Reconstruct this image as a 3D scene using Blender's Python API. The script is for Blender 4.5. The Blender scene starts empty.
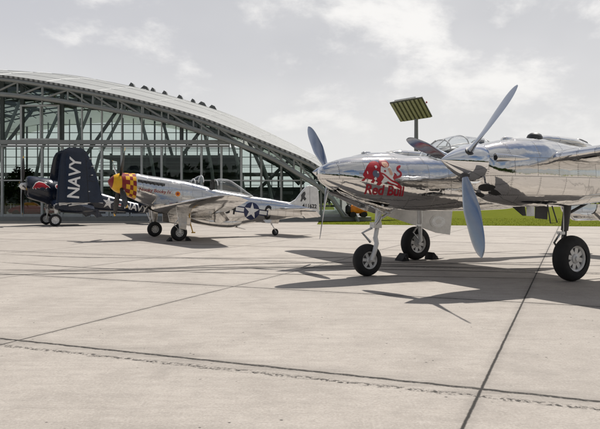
import bpy, bmesh, math, random
from mathutils import Vector, Matrix
from mathutils.bvhtree import BVHTree
from mathutils.geometry import delaunay_2d_cdt
random.seed(7)
S = bpy.context.scene
COL = S.collection
PI = math.pi
sin, cos = math.sin, math.cos

# ------------------------------------------------------------------ camera, world, sun, exposure
cd = bpy.data.cameras.new('camera')
cam = bpy.data.objects.new('camera', cd); COL.objects.link(cam)
cd.sensor_width = 36.0; cd.lens = 36.0*607.44/600.0
cd.shift_y = -(214.5-202.45)/600.0
cd.clip_start = 0.05; cd.clip_end = 5000
cam.location = (0, 0, 1.564); cam.rotation_euler = (PI/2, 0, 0)
S.camera = cam

SUNV = Vector((0.374, 0.552, 1.0)).normalized()
EXPOSURE = 0.12
SUN = 4.9
SKY = 0.07
W = bpy.data.worlds.new('World'); S.world = W; W.use_nodes = True
def build_world():
    nt = W.node_tree; N = nt.nodes; L = nt.links
    N.clear()
    out = N.new('ShaderNodeOutputWorld'); bg = N.new('ShaderNodeBackground')
    bg.inputs['Strength'].default_value = SKY
    L.new(bg.outputs[0], out.inputs[0])
    sky = N.new('ShaderNodeTexSky'); sky.sky_type = 'NISHITA'; sky.sun_disc = False
    sky.sun_elevation = math.asin(SUNV.z); sky.sun_rotation = math.atan2(SUNV.x, SUNV.y)
    sky.air_density = 1.0; sky.dust_density = 1.0; sky.ozone_density = 1.5
    tc = N.new('ShaderNodeTexCoord'); sep = N.new('ShaderNodeSeparateXYZ')
    L.new(tc.outputs['Generated'], sep.inputs[0])
    def math_(op, a, b=None, clamp=False):
        m = N.new('ShaderNodeMath'); m.operation = op; m.use_clamp = clamp
        for i, v in enumerate((a, b)):
            if v is None: continue
            if isinstance(v, (int, float)): m.inputs[i].default_value = v
            else: L.new(v, m.inputs[i])
        return m.outputs[0]
    def rng(v, a, b, c, d):
        m = N.new('ShaderNodeMapRange'); m.interpolation_type = 'SMOOTHSTEP'
        L.new(v, m.inputs[0])
        for i, k in enumerate((a, b, c, d)): m.inputs[i+1].default_value = k
        return m.outputs[0]
    x, y, z = sep.outputs
    zz = math_('ADD', math_('MAXIMUM', z, 0.0), 0.42)
    cv = N.new('ShaderNodeCombineXYZ')
    L.new(math_('DIVIDE', x, zz), cv.inputs[0]); L.new(math_('DIVIDE', y, zz), cv.inputs[1])
    def noise(scale, detail, rough, off, dist=0.0):
        mp = N.new('ShaderNodeMapping'); L.new(cv.outputs[0], mp.inputs[0]); mp.inputs['Location'].default_value = off
        n = N.new('ShaderNodeTexNoise'); L.new(mp.outputs[0], n.inputs['Vector'])
        n.inputs['Scale'].default_value = scale; n.inputs['Detail'].default_value = detail
        n.inputs['Roughness'].default_value = rough; n.inputs['Distortion'].default_value = dist
        return n.outputs[0]
    n1 = noise(1.9, 7, 0.58, (3.1, 1.7, 0), 0.2)
    n2 = noise(1.1, 4, 0.5, (5.1, 2.2, 0), 0.2)
    n3 = noise(2.3, 11, 0.60, (1.35, 6.15, 0), 0.15)
    n4 = noise(7.0, 8, 0.6, (2.2, 3.3, 0), 0.3)
    # cloud cover: a broad deck ahead, breaking up overhead and behind
    front = rng(y, -0.55, 0.35, 0.0, 1.0)
    low = rng(z, 0.0, 0.85, 1.0, 0.0)
    cover = math_('MULTIPLY', front, rng(z, 0.40, 0.75, 1.0, 0.0))
    brk = rng(n1, 0.36, 0.54, 0.0, 1.0)
    hz = rng(z, 0.0, 0.28, 0.75, 0.0)
    mask = math_('MAXIMUM', math_('MAXIMUM', cover, hz), math_('MULTIPLY', brk, 0.85), True)
    # cloud brightness
    cr = N.new('ShaderNodeValToRGB'); L.new(n2, cr.inputs[0])
    e = cr.color_ramp.elements
    e[0].position = 0.36; e[0].color = (0.565, 0.57, 0.592, 1)
    e[1].position = 0.66; e[1].color = (0.70, 0.695, 0.69, 1)
    m1 = cr.color_ramp.elements.new(0.52); m1.color = (0.645, 0.645, 0.66, 1)
    cum = N.new('ShaderNodeMix'); cum.data_type = 'RGBA'; cum.inputs[7].default_value = (0.90, 0.885, 0.865, 1)
    cm = math_('ADD', n3, math_('ADD', math_('MULTIPLY', math_('SUBTRACT', n4, 0.5), 0.22), math_('MULTIPLY', x, 0.10)))
    L.new(rng(cm, 0.50, 0.66, 0.0, 0.9), cum.inputs[0])
    bl = N.new('ShaderNodeMix'); bl.data_type = 'RGBA'         # bluer towards the upper left
    L.new(math_('MULTIPLY', rng(x, -0.6, 0.1, 1, 0), rng(z, 0.06, 0.34, 0, 0.9)), bl.inputs[0])
    L.new(cr.outputs[0], bl.inputs[6]); bl.inputs[7].default_value = (0.49, 0.50, 0.545, 1)
    L.new(bl.outputs[2], cum.inputs[6])
    fl = N.new('ShaderNodeMix'); fl.data_type = 'RGBA'
    L.new(rng(z, 0.02, 0.26, 0.85, 0.0), fl.inputs[0]); L.new(cum.outputs[2], fl.inputs[6])
    fl.inputs[7].default_value = (0.755, 0.75, 0.735, 1)
    dm = N.new('ShaderNodeMix'); dm.data_type = 'RGBA'; dm.blend_type = 'MULTIPLY'; dm.inputs[0].default_value = 1   # unseen deck overhead and behind is dimmed to cut the fill light
    cvv = N.new('ShaderNodeCombineXYZ'); dv = rng(y, -0.35, 0.30, 0.50, 1.0)
    for i in range(3): L.new(dv, cvv.inputs[i])
    L.new(fl.outputs[2], dm.inputs[6]); L.new(cvv.outputs[0], dm.inputs[7])
    sc = N.new('ShaderNodeMix'); sc.data_type = 'RGBA'; sc.blend_type = 'MULTIPLY'; sc.inputs[0].default_value = 1
    L.new(dm.outputs[2], sc.inputs[6]); k = 1.0/SKY; sc.inputs[7].default_value = (k, k, k, 1)
    mx = N.new('ShaderNodeMix'); mx.data_type = 'RGBA'
    L.new(mask, mx.inputs[0]); L.new(sky.outputs[0], mx.inputs[6]); L.new(sc.outputs[2], mx.inputs[7])
    L.new(mx.outputs[2], bg.inputs['Color'])
build_world()
sl = bpy.data.lights.new('sun', 'SUN'); sl.energy = SUN; sl.angle = math.radians(0.53); sl.color = (1, 0.955, 0.89)
so = bpy.data.objects.new('sun', sl); COL.objects.link(so)
so.rotation_euler = (-SUNV).to_track_quat('-Z', 'Y').to_euler(); so.location = (20, 30, 60)
vs = S.view_settings
vs.view_transform = 'Standard'; vs.look = 'None'; vs.exposure = EXPOSURE; vs.gamma = 1; vs.use_curve_mapping = False
S.cycles.max_bounces = 10; S.cycles.glossy_bounces = 6; S.cycles.transparent_max_bounces = 24; S.cycles.transmission_bounces = 6

# ------------------------------------------------------------------ helpers: objects
def thing(name, label, cat, loc=(0, 0, 0), rz=0.0, group=None):
    o = bpy.data.objects.new(name, None); COL.objects.link(o)
    o.location = loc; o.rotation_euler = (0, 0, rz); o.empty_display_size = 0.3
    return tag(o, label, cat, group)
def tag(o, label, cat, group=None, kind=None):
    o['label'] = label; o['category'] = cat
    if group: o['group'] = group
    if kind: o['kind'] = kind
    return o
def link_mesh(name, me, mats, parent=None, smooth=True):
    o = bpy.data.objects.new(name, me); COL.objects.link(o)
    for m in (mats if isinstance(mats, (list, tuple)) else [mats]): me.materials.append(m)
    if smooth:
        me.polygons.foreach_set('use_smooth', [True]*len(me.polygons))
        try: me.set_sharp_from_angle(angle=math.radians(38))
        except Exception: pass
    if parent: o.parent = parent
    return o
class MB:
    """collects verts and faces of ONE mesh"""
    def __init__(s): s.v = []; s.f = []; s.m = []
    def add(s, v, f, mi=0):
        b = len(s.v); s.v += [tuple(p) for p in v]; s.f += [tuple(i+b for i in q) for q in f]; s.m += [mi]*len(f); return s
    def grid(s, rows, closed=True, cap0=True, cap1=True, mi=0):
        n = len(rows[0]); v = [p for r in rows for p in r]; f = []
        for i in range(len(rows)-1):
            for j in range(n if closed else n-1):
                k = (j+1) % n
                f.append((i*n+j, i*n+k, (i+1)*n+k, (i+1)*n+j))
        if closed and cap0: f.append(tuple(range(n-1, -1, -1)))
        if closed and cap1: f.append(tuple((len(rows)-1)*n+j for j in range(n)))
        return s.add(v, f, mi)
    def box(s, c, d, M=None, mi=0):
        v = []
        for sx in (-1, 1):
            for sy in (-1, 1):
                for sz in (-1, 1):
                    p = Vector((sx*d[0]/2, sy*d[1]/2, sz*d[2]/2))
                    if M: p = M @ p
                    v.append(p+Vector(c))
        return s.add(v, [(0, 1, 3, 2), (4, 6, 7, 5), (0, 4, 5, 1), (2, 3, 7, 6), (0, 2, 6, 4), (1, 5, 7, 3)], mi)
    def tube(s, pts, r, n=8, mi=0, cap=True):
        pts = [Vector(p) for p in pts]; rows = []
        up = None
        for i, p in enumerate(pts):
            d = (pts[min(i+1, len(pts)-1)]-pts[max(i-1, 0)]).normalized()
            if up is None:
                up = Vector((0, 0, 1)) if abs(d.z) < 0.9 else Vector((1, 0, 0))
            a = d.cross(up).normalized(); b = a.cross(d).normalized(); up = b
            rr = r[i] if isinstance(r, (list, tuple)) else r
            rows.append([p+a*rr*cos(2*PI*j/n)+b*rr*sin(2*PI*j/n) for j in range(n)])
        return s.grid(rows, True, cap, cap, mi)
    def lathe(s, o, axis, prof, n=32, mi=0, cap=True):
        """prof: (distance along axis, radius)"""
        o = Vector(o); ax = Vector(axis).normalized()
        up = Vector((0, 0, 1)) if abs(ax.z) < 0.9 else Vector((1, 0, 0))
        a = ax.cross(up).normalized(); b = a.cross(ax).normalized()
        rows = [[o+ax*t+a*r*cos(2*PI*j/n)+b*r*sin(2*PI*j/n) for j in range(n)] for t, r in prof]
        return s.grid(rows, True, cap, cap, mi)
    def plate(s, poly, thick, frame, mi=0):
        """poly in 2D, frame=(origin, u, v); extruded by thick about the plane"""
        o, u, v = [Vector(k) for k in frame]; n = u.cross(v).normalized()
        a = [o+u*p[0]+v*p[1]+n*thick/2 for p in poly]; b = [p-n*thick for p in a]; k = len(poly)
        f = [tuple(range(k)), tuple(range(2*k-1, k-1, -1))]+[(i, i+k, (i+1) % k+k, (i+1) % k) for i in range(k)]
        return s.add(a+b, f, mi)
    def build(s, name, mats, parent=None, smooth=True):
        me = bpy.data.meshes.new(name); me.from_pydata(s.v, [], s.f)
        for p, m in zip(me.polygons, s.m): p.material_index = m
        bm = bmesh.new(); bm.from_mesh(me); bmesh.ops.recalc_face_normals(bm, faces=bm.faces); bm.to_mesh(me); bm.free()
        me.update()
        return link_mesh(name, me, mats, parent, smooth)
def lerp_table(t, x):
    """smooth (Catmull-Rom, monotone-limited) lookup in rows sorted by t[i][0]"""
    if x <= t[0][0]: return list(t[0][1:])
    if x >= t[-1][0]: return list(t[-1][1:])
    for i in range(len(t)-1):
        if t[i][0] <= x <= t[i+1][0]: break
    a, b = t[i], t[i+1]; h = b[0]-a[0]; u = (x-a[0])/h; out = []
    for k in range(1, len(a)):
        d = (b[k]-a[k])/h
        def slope(j):
            if j == 0 or j == len(t)-1:
                q = (t[1], t[0]) if j == 0 else (t[-1], t[-2])
                return (q[0][k]-q[1][k])/(q[0][0]-q[1][0])
            d0 = (t[j][k]-t[j-1][k])/(t[j][0]-t[j-1][0]); d1 = (t[j+1][k]-t[j][k])/(t[j+1][0]-t[j][0])
            return 0.0 if d0*d1 <= 0 else 2*d0*d1/(d0+d1)
        m0, m1 = slope(i), slope(i+1)
        out.append((2*u**3-3*u*u+1)*a[k]+(u**3-2*u*u+u)*h*m0+(-2*u**3+3*u*u)*b[k]+(u**3-u*u)*h*m1)
    return out
def loft_rows(sec, yc=0.0, n=40, step=0.12, x0=None, x1=None):
    """sec rows: x, ztop, zbot, half width, exponent"""
    t = sorted(sec); lo = t[0][0] if x0 is None else x0; hi = t[-1][0] if x1 is None else x1
    xs = {lo, hi}|{r[0] for r in t if lo <= r[0] <= hi}
    k = max(2, int((hi-lo)/step)); xs |= {lo+(hi-lo)*i/k for i in range(k+1)}
    xs = sorted(xs); xs = [x for i, x in enumerate(xs) if i == 0 or x-xs[i-1] > 0.012 or i == len(xs)-1]
    rows = []
    for x in xs:
        zt, zb, hw, ex = lerp_table(t, x); c = (zt+zb)/2; hh = (zt-zb)/2; r = []
        for j in range(n):
            a = 2*PI*j/n; ca, sa = cos(a), sin(a); p = 2.0/ex
            r.append((x, yc+hw*math.copysign(abs(ca)**p, ca), c+hh*math.copysign(abs(sa)**p, sa)))
        rows.append(r)
    return rows
def airfoil(n=14, t=0.14):
    up = []; lo = []
    for i in range(n+1):
        x = 0.5*(1-cos(PI*i/n))
        y = 5*t*(0.2969*math.sqrt(x)-0.126*x-0.3516*x*x+0.2843*x**3-0.1036*x**4)
        up.append((x, y*1.15+0.0015)); lo.append((x, -y*0.85-0.0015))
    return up[::-1]+lo[1:]          # TE -> LE over the top, back below
def wing_rows(st, n=14):
    """st rows: y, xLE, chord, z at LE, thickness, pitch in degrees (LE up)"""
    rows = []
    for y, xl, c, z, t, tw in st:
        a = math.radians(tw); r = []
        for u, w in airfoil(n, t):
            dx = -u*c; dz = w*c
            r.append((xl+dx*cos(a)-dz*sin(a)*1, y, z+dx*sin(a)+dz*cos(a)))
        rows.append(r)
    return rows
def subdiv_stations(st, k=6):
    t = sorted(st); out = []
    for i in range(len(t)-1):
        for j in range(k): 
            u = j/k; out.append(tuple(t[i][q]*(1-u)+t[i+1][q]*u for q in range(6)))
    out.append(t[-1]); return out
def round_tip(st, sgn=1, k=6, length=0.45):
    y, xl, c, z, t, tw = st[-1]; out = list(st); dz = (st[-1][3]-st[-2][3])/max(1e-6, abs(st[-1][0]-st[-2][0]))
    for i in range(1, k+1):
        u = i/k; s = max(0.06, math.sqrt(max(0, 1-u*u)))
        out.append((y+sgn*length*u, xl-c*(1-s)*0.42, c*s, z+dz*length*u, t*max(0.35, s), tw))
    return out
# projected markings: 2D shapes laid on a curved skin
def bvh_of(o):
    me = o.data
    return BVHTree.FromPolygons([v.co.copy() for v in me.vertices], [tuple(p.vertices) for p in me.polygons])
def shape_mesh(poly, res):
    bm = bmesh.new(); vs_ = [bm.verts.new((p[0], p[1], 0)) for p in poly]; bm.faces.new(vs_)
    bmesh.ops.triangulate(bm, faces=bm.faces[:]); return refine(bm, res)
def refine(bm, res):
    for _ in range(7):
        e = [k for k in bm.edges if k.calc_length() > res]
        if not e: break
        bmesh.ops.subdivide_edges(bm, edges=e, cuts=1); bmesh.ops.triangulate(bm, faces=bm.faces[:])
    return bm
def text_bm(body, size, offset=0.0, res=0.08, align='CENTER', shear=0.0, spacing=1.0):
    cu = bpy.data.curves.new('lettering', 'FONT'); cu.body = body; cu.size = size; cu.offset = offset; cu.shear = shear
    cu.align_x = align; cu.align_y = 'CENTER'; cu.resolution_u = 4; cu.space_character = spacing
    to = bpy.data.objects.new('lettering', cu); me = bpy.data.meshes.new_from_object(to)
    bm = bmesh.new(); bm.from_mesh(me); bmesh.ops.triangulate(bm, faces=bm.faces[:])
    bpy.data.objects.remove(to); bpy.data.curves.remove(cu); bpy.data.meshes.remove(me)
    return refine(bm, res)
def project(parts, bvh, frame, ray, lift, name, mats, parent):
    """parts: list of (bmesh, material index, extra lift); frame=(origin,u,v) places the drawing; ray = direction it is laid along"""
    o, u, v = [Vector(k) for k in frame]; ray = Vector(ray).normalized(); mb = MB()
    for bm, mi, ex in parts:
        pos = {}
        bm.verts.index_update()
        for p in bm.verts:
            q = o+u*p.co.x+v*p.co.y
            hit = bvh.ray_cast(q-ray*3.0, ray)
            if hit[0] is None: pos[p.index] = None
            else: pos[p.index] = hit[0]-ray*(lift+ex)
        fs = [[p.index for p in f.verts] for f in bm.faces]
        fs = [f for f in fs if all(pos[i] is not None for i in f)]
        ids = sorted({i for f in fs for i in f}); mp = {i: k for k, i in enumerate(ids)}
        mb.add([pos[i] for i in ids], [[mp[i] for i in f] for f in fs], mi); bm.free()
    return mb.build(name, mats, parent)
def circle(cx, cy, r, n=20): return [(cx+r*cos(2*PI*i/n), cy+r*sin(2*PI*i/n)) for i in range(n)]
def star5(cx, cy, r, rot=PI/2): return [(cx+(r if i % 2 == 0 else r*0.385)*cos(rot+PI*i/5), cy+(r if i % 2 == 0 else r*0.385)*sin(rot+PI*i/5)) for i in range(10)]

# ------------------------------------------------------------------ helpers: materials
class NT:
    def __init__(s, name):
        s.m = bpy.data.materials.new(name); s.m.use_nodes = True; s.t = s.m.node_tree; s.N = s.t.nodes; s.L = s.t.links
        s.b = s.N['Principled BSDF']; s.out = s.N['Material Output']
    def put(s, node, sock, v):
        i = node.inputs[sock]
        if hasattr(v, 'default_value') or isinstance(v, bpy.types.NodeSocket): s.L.new(v, i)
        else: i.default_value = v
    def set(s, **k):
        for n, v in k.items(): s.put(s.b, n.replace('_', ' '), v)
    def coord(s, kind='Object'): return s.N.new('ShaderNodeTexCoord').outputs[kind]
    def mapping(s, v, scale=(1, 1, 1), rot=(0, 0, 0), loc=(0, 0, 0)):
        m = s.N.new('ShaderNodeMapping'); s.L.new(v, m.inputs[0])
        m.inputs['Scale'].default_value = scale; m.inputs['Rotation'].default_value = rot; m.inputs['Location'].default_value = loc
        return m.outputs[0]
    def noise(s, v, scale, detail=4, rough=0.55, dist=0.0):
        n = s.N.new('ShaderNodeTexNoise'); s.L.new(v, n.inputs['Vector'])
        n.inputs['Scale'].default_value = scale; n.inputs['Detail'].default_value = detail
        n.inputs['Roughness'].default_value = rough; n.inputs['Distortion'].default_value = dist
        return n.outputs[0]
    def math(s, op, a, b=0.0, clamp=False):
        m = s.N.new('ShaderNodeMath'); m.operation = op; m.use_clamp = clamp
        s.put(m, 0, a); s.put(m, 1, b); return m.outputs[0]
    def rng(s, v, a, b, c, d):
        m = s.N.new('ShaderNodeMapRange'); s.L.new(v, m.inputs[0])
        for i, k in enumerate((a, b, c, d)): m.inputs[i+1].default_value = k
        return m.outputs[0]
    def ramp(s, v, stops):
        r = s.N.new('ShaderNodeValToRGB'); s.L.new(v, r.inputs[0]); e = r.color_ramp.elements
        while len(e) < len(stops): e.new(0.5)
        for k, (p, c) in zip(e, stops): k.position = p; k.color = (*c, 1) if len(c) == 3 else c
        return r.outputs[0]
    def mix(s, f, a, b, mode='MIX'):
        m = s.N.new('ShaderNodeMix'); m.data_type = 'RGBA'; m.blend_type = mode
        s.put(m, 0, f)
        for i, v in ((6, a), (7, b)):
            if isinstance(v, bpy.types.NodeSocket): s.L.new(v, m.inputs[i])
            else: m.inputs[i].default_value = (*v, 1) if len(v) == 3 else v
        return m.outputs[2]
    def bump(s, h, strength, dist, normal=None):
        b = s.N.new('ShaderNodeBump'); s.L.new(h, b.inputs['Height']); b.inputs['Strength'].default_value = strength
        b.inputs['Distance'].default_value = dist
        if normal is not None: s.L.new(normal, b.inputs['Normal'])
        return b.outputs[0]
def paint(name, col, rough=0.45, metal=0.0, var=0.15, scale=3.0, bump=0.0, coat=0.0):
    n = NT(name); c = n.coord()
    a = n.noise(c, scale, 5, 0.6)
    lo = tuple(k*(1-var) for k in col); hi = tuple(min(1, k*(1+var)) for k in col)
    n.set(Base_Color=n.ramp(a, [(0.3, lo), (0.7, hi)]), Metallic=metal, Roughness=n.rng(a, 0.3, 0.7, rough*0.8, min(1, rough*1.2)))
    if coat: n.set(Coat_Weight=coat, Coat_Roughness=0.05)
    if bump: n.set(Normal=n.bump(n.noise(c, scale*12, 3), bump, 0.01))
    return n.m
def skin_metal(name, axes='side', rough=0.06, col=(0.88, 0.88, 0.885), bw=0.66, bh=0.34, wave=0.12, seam=0.78):
    """polished aluminium sheets: seams, rivet rows, slight oil-canning, per-sheet gloss"""
    n = NT(name); c = n.coord(); sp = n.N.new('ShaderNodeSeparateXYZ'); n.L.new(c, sp.inputs[0])
    cb = n.N.new('ShaderNodeCombineXYZ'); n.L.new(sp.outputs[0], cb.inputs[0])
    n.L.new(sp.outputs[2 if axes == 'side' else 1], cb.inputs[1])
    br = n.N.new('ShaderNodeTexBrick'); n.L.new(cb.outputs[0], br.inputs['Vector'])
    br.inputs['Scale'].default_value = 1; br.inputs['Brick Width'].default_value = bw; br.inputs['Row Height'].default_value = bh
    br.inputs['Mortar Size'].default_value = 0.0048; br.inputs['Mortar Smooth'].default_value = 0.4; br.offset = 0.37; br.offset_frequency = 2; br.squash = 0.8; br.squash_frequency = 3
    br.inputs['Color1'].default_value = (0, 0, 0, 1); br.inputs['Color2'].default_value = (1, 1, 1, 1); br.inputs['Mortar'].default_value = (0.5, 0.5, 0.5, 1)
    seamf = br.outputs['Fac']
    # rivets along the sheet edges: a row of dots shown only near seams
    br2 = n.N.new('ShaderNodeTexBrick'); n.L.new(cb.outputs[0], br2.inputs['Vector'])
    for k in ('Scale', 'Brick Width', 'Row Height'): br2.inputs[k].default_value = br.inputs[k].default_value
    br2.inputs['Mortar Size'].default_value = 0.028; br2.inputs['Mortar Smooth'].default_value = 0.0; br2.offset = 0.37; br2.offset_frequency = 2; br2.squash = 0.8; br2.squash_frequency = 3
    vo = n.N.new('ShaderNodeTexVoronoi'); vo.inputs['Scale'].default_value = 26; vo.inputs['Randomness'].default_value = 0.0
    n.L.new(cb.outputs[0], vo.inputs['Vector'])
    dot = n.rng(vo.outputs['Distance'], 0.16, 0.24, 1.0, 0.0)
    riv = n.math('MULTIPLY', dot, br2.outputs['Fac'])
    w1 = n.noise(c, 2.2, 2, 0.5); w2 = n.noise(c, 7.0, 2, 0.5); fine = n.noise(c, 60, 3, 0.6)
    smear = n.noise(n.mapping(c, (1.5, 1.5, 9)), 2.0, 6, 0.7)
    tint = n.mix(n.rng(smear, 0.45, 0.75, 0.0, 0.35), n.mix(n.math('MULTIPLY', br.outputs['Color'], 0.6), col, tuple(k*0.86 for k in col)), tuple(k*0.74 for k in col))
    dark = n.mix(n.math('MULTIPLY', n.math('MAXIMUM', seamf, n.math('MULTIPLY', riv, 0.85)), seam), tint, (0.16, 0.155, 0.15))
    n.set(Base_Color=dark, Metallic=1.0, Roughness=n.math('ADD', n.math('MULTIPLY', n.rng(smear, 0.4, 0.8, 0.0, 1.0), rough*1.6), n.math('ADD', rough, n.math('MULTIPLY', br.outputs['Color'], rough*0.5))))
    b0 = n.bump(w1, wave, 0.10)
    w4 = n.N.new('ShaderNodeTexNoise'); w4.noise_dimensions = '4D'; w4.inputs['Scale'].default_value = 1.3; w4.inputs['Detail'].default_value = 1
    n.L.new(c, w4.inputs['Vector']); n.L.new(n.math('MULTIPLY', br.outputs['Color'], 37.0), w4.inputs['W'])
    b0 = n.bump(w4.outputs[0], wave*1.3, 0.09, b0)
    b1 = n.bump(w2, wave*0.6, 0.04, b0)
    b2 = n.bump(n.math('SUBTRACT', 1.0, n.math('ADD', seamf, n.math('MULTIPLY', riv, 0.5))), 0.35, 0.004, b1)
    n.set(Normal=n.bump(fine, 0.02, 0.004, b2))
    return n.m
M = {}
M['chrome'] = skin_metal('polished_aluminium_side', 'side', 0.035, (0.80, 0.79, 0.775), wave=0.11)
M['chrome_top'] = skin_metal('polished_aluminium_wing', 'top', 0.04, (0.80, 0.79, 0.775), wave=0.10)
M['alu'] = skin_metal('brushed_aluminium_side', 'side', 0.075, (0.74, 0.73, 0.715), 0.55, 0.3, 0.08)
M['alu_top'] = skin_metal('brushed_aluminium_wing', 'top', 0.06, (0.74, 0.73, 0.715), 0.6, 0.42, 0.08)
M['mirror'] = paint('mirror_polished_spinner', (0.87, 0.88, 0.89), 0.03, 1.0, 0.03, 2)
M['blade'] = paint('polished_blade', (0.38, 0.415, 0.48), 0.18, 1.0, 0.06, 4)
M['steel'] = paint('strut_steel', (0.55, 0.56, 0.57), 0.28, 0.9, 0.15, 8)
M['silver'] = paint('silver_paint', (0.68, 0.68, 0.67), 0.4, 0.3, 0.12, 6)
M['rubber'] = paint('tyre_rubber', (0.016, 0.016, 0.017), 0.78, 0, 0.35, 9, 0.15)
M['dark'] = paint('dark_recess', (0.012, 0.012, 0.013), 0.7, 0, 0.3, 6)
M['dgrey'] = paint('dark_grey_metal', (0.07, 0.07, 0.072), 0.5, 0.4, 0.25, 6)
M['red'] = paint('logo_red', (0.40, 0.006, 0.018), 0.32, 0, 0.06, 6)
M['darkred'] = paint('letter_red', (0.30, 0.010, 0.022), 0.32, 0, 0.06, 6)
M['white'] = paint('white_paint', (0.78, 0.77, 0.75), 0.4, 0, 0.06, 6)
M['black'] = paint('black_paint', (0.007, 0.007, 0.008), 0.5, 0, 0.2, 6)
M['navy'] = paint('glossy_navy_blue', (0.0065, 0.0115, 0.026), 0.26, 0, 0.25, 2.5, 0.03, 0.25)
M['yellow'] = paint('yellow_paint', (0.80, 0.44, 0.012), 0.35, 0, 0.08, 5)
M['maroon'] = paint('dark_red_paint', (0.24, 0.012, 0.010), 0.33, 0, 0.12, 5)
M['sblue'] = paint('insignia_blue', (0.012, 0.02, 0.075), 0.35, 0, 0.15, 5)
M['skin_tone'] = paint('painted_skin_tone', (0.72, 0.42, 0.30), 0.4, 0, 0.06, 5)
M['slate'] = paint('slate_paint', (0.10, 0.12, 0.18), 0.4, 0, 0.2, 5)
M['orange'] = paint('orange_paint', (0.72, 0.22, 0.012), 0.4, 0, 0.25, 3)
M['leather'] = paint('seat_leather', (0.03, 0.028, 0.025), 0.6, 0, 0.3, 8)
M['zinc'] = paint('zinc_green_primer', (0.22, 0.22, 0.13), 0.6, 0, 0.25, 5)
def glassy(name, tint, refl=1.0, rough=0.0):
    n = NT(name); n.N.remove(n.b)
    tr = n.N.new('ShaderNodeBsdfTransparent'); tr.inputs[0].default_value = (*tint, 1)
    gl = n.N.new('ShaderNodeBsdfGlossy'); gl.inputs['Roughness'].default_value = rough
    lw = n.N.new('ShaderNodeLayerWeight'); lw.inputs[0].default_value = 0.5; fz = n.math('ADD', 0.045, n.math('MULTIPLY', n.math('POWER', lw.outputs['Facing'], 5.0), 0.9))
    mx = n.N.new('ShaderNodeMixShader'); n.L.new(n.math('MULTIPLY', fz, refl, True), mx.inputs[0])
    n.L.new(tr.outputs[0], mx.inputs[1]); n.L.new(gl.outputs[0], mx.inputs[2]); n.L.new(mx.outputs[0], n.out.inputs[0])
    return n.m
M['canopy'] = glassy('canopy_perspex', (0.93, 0.95, 0.96), 2.4)
M['pane'] = glassy('greenish_facade_glass', (0.76, 0.82, 0.80), 1.0)

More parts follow.
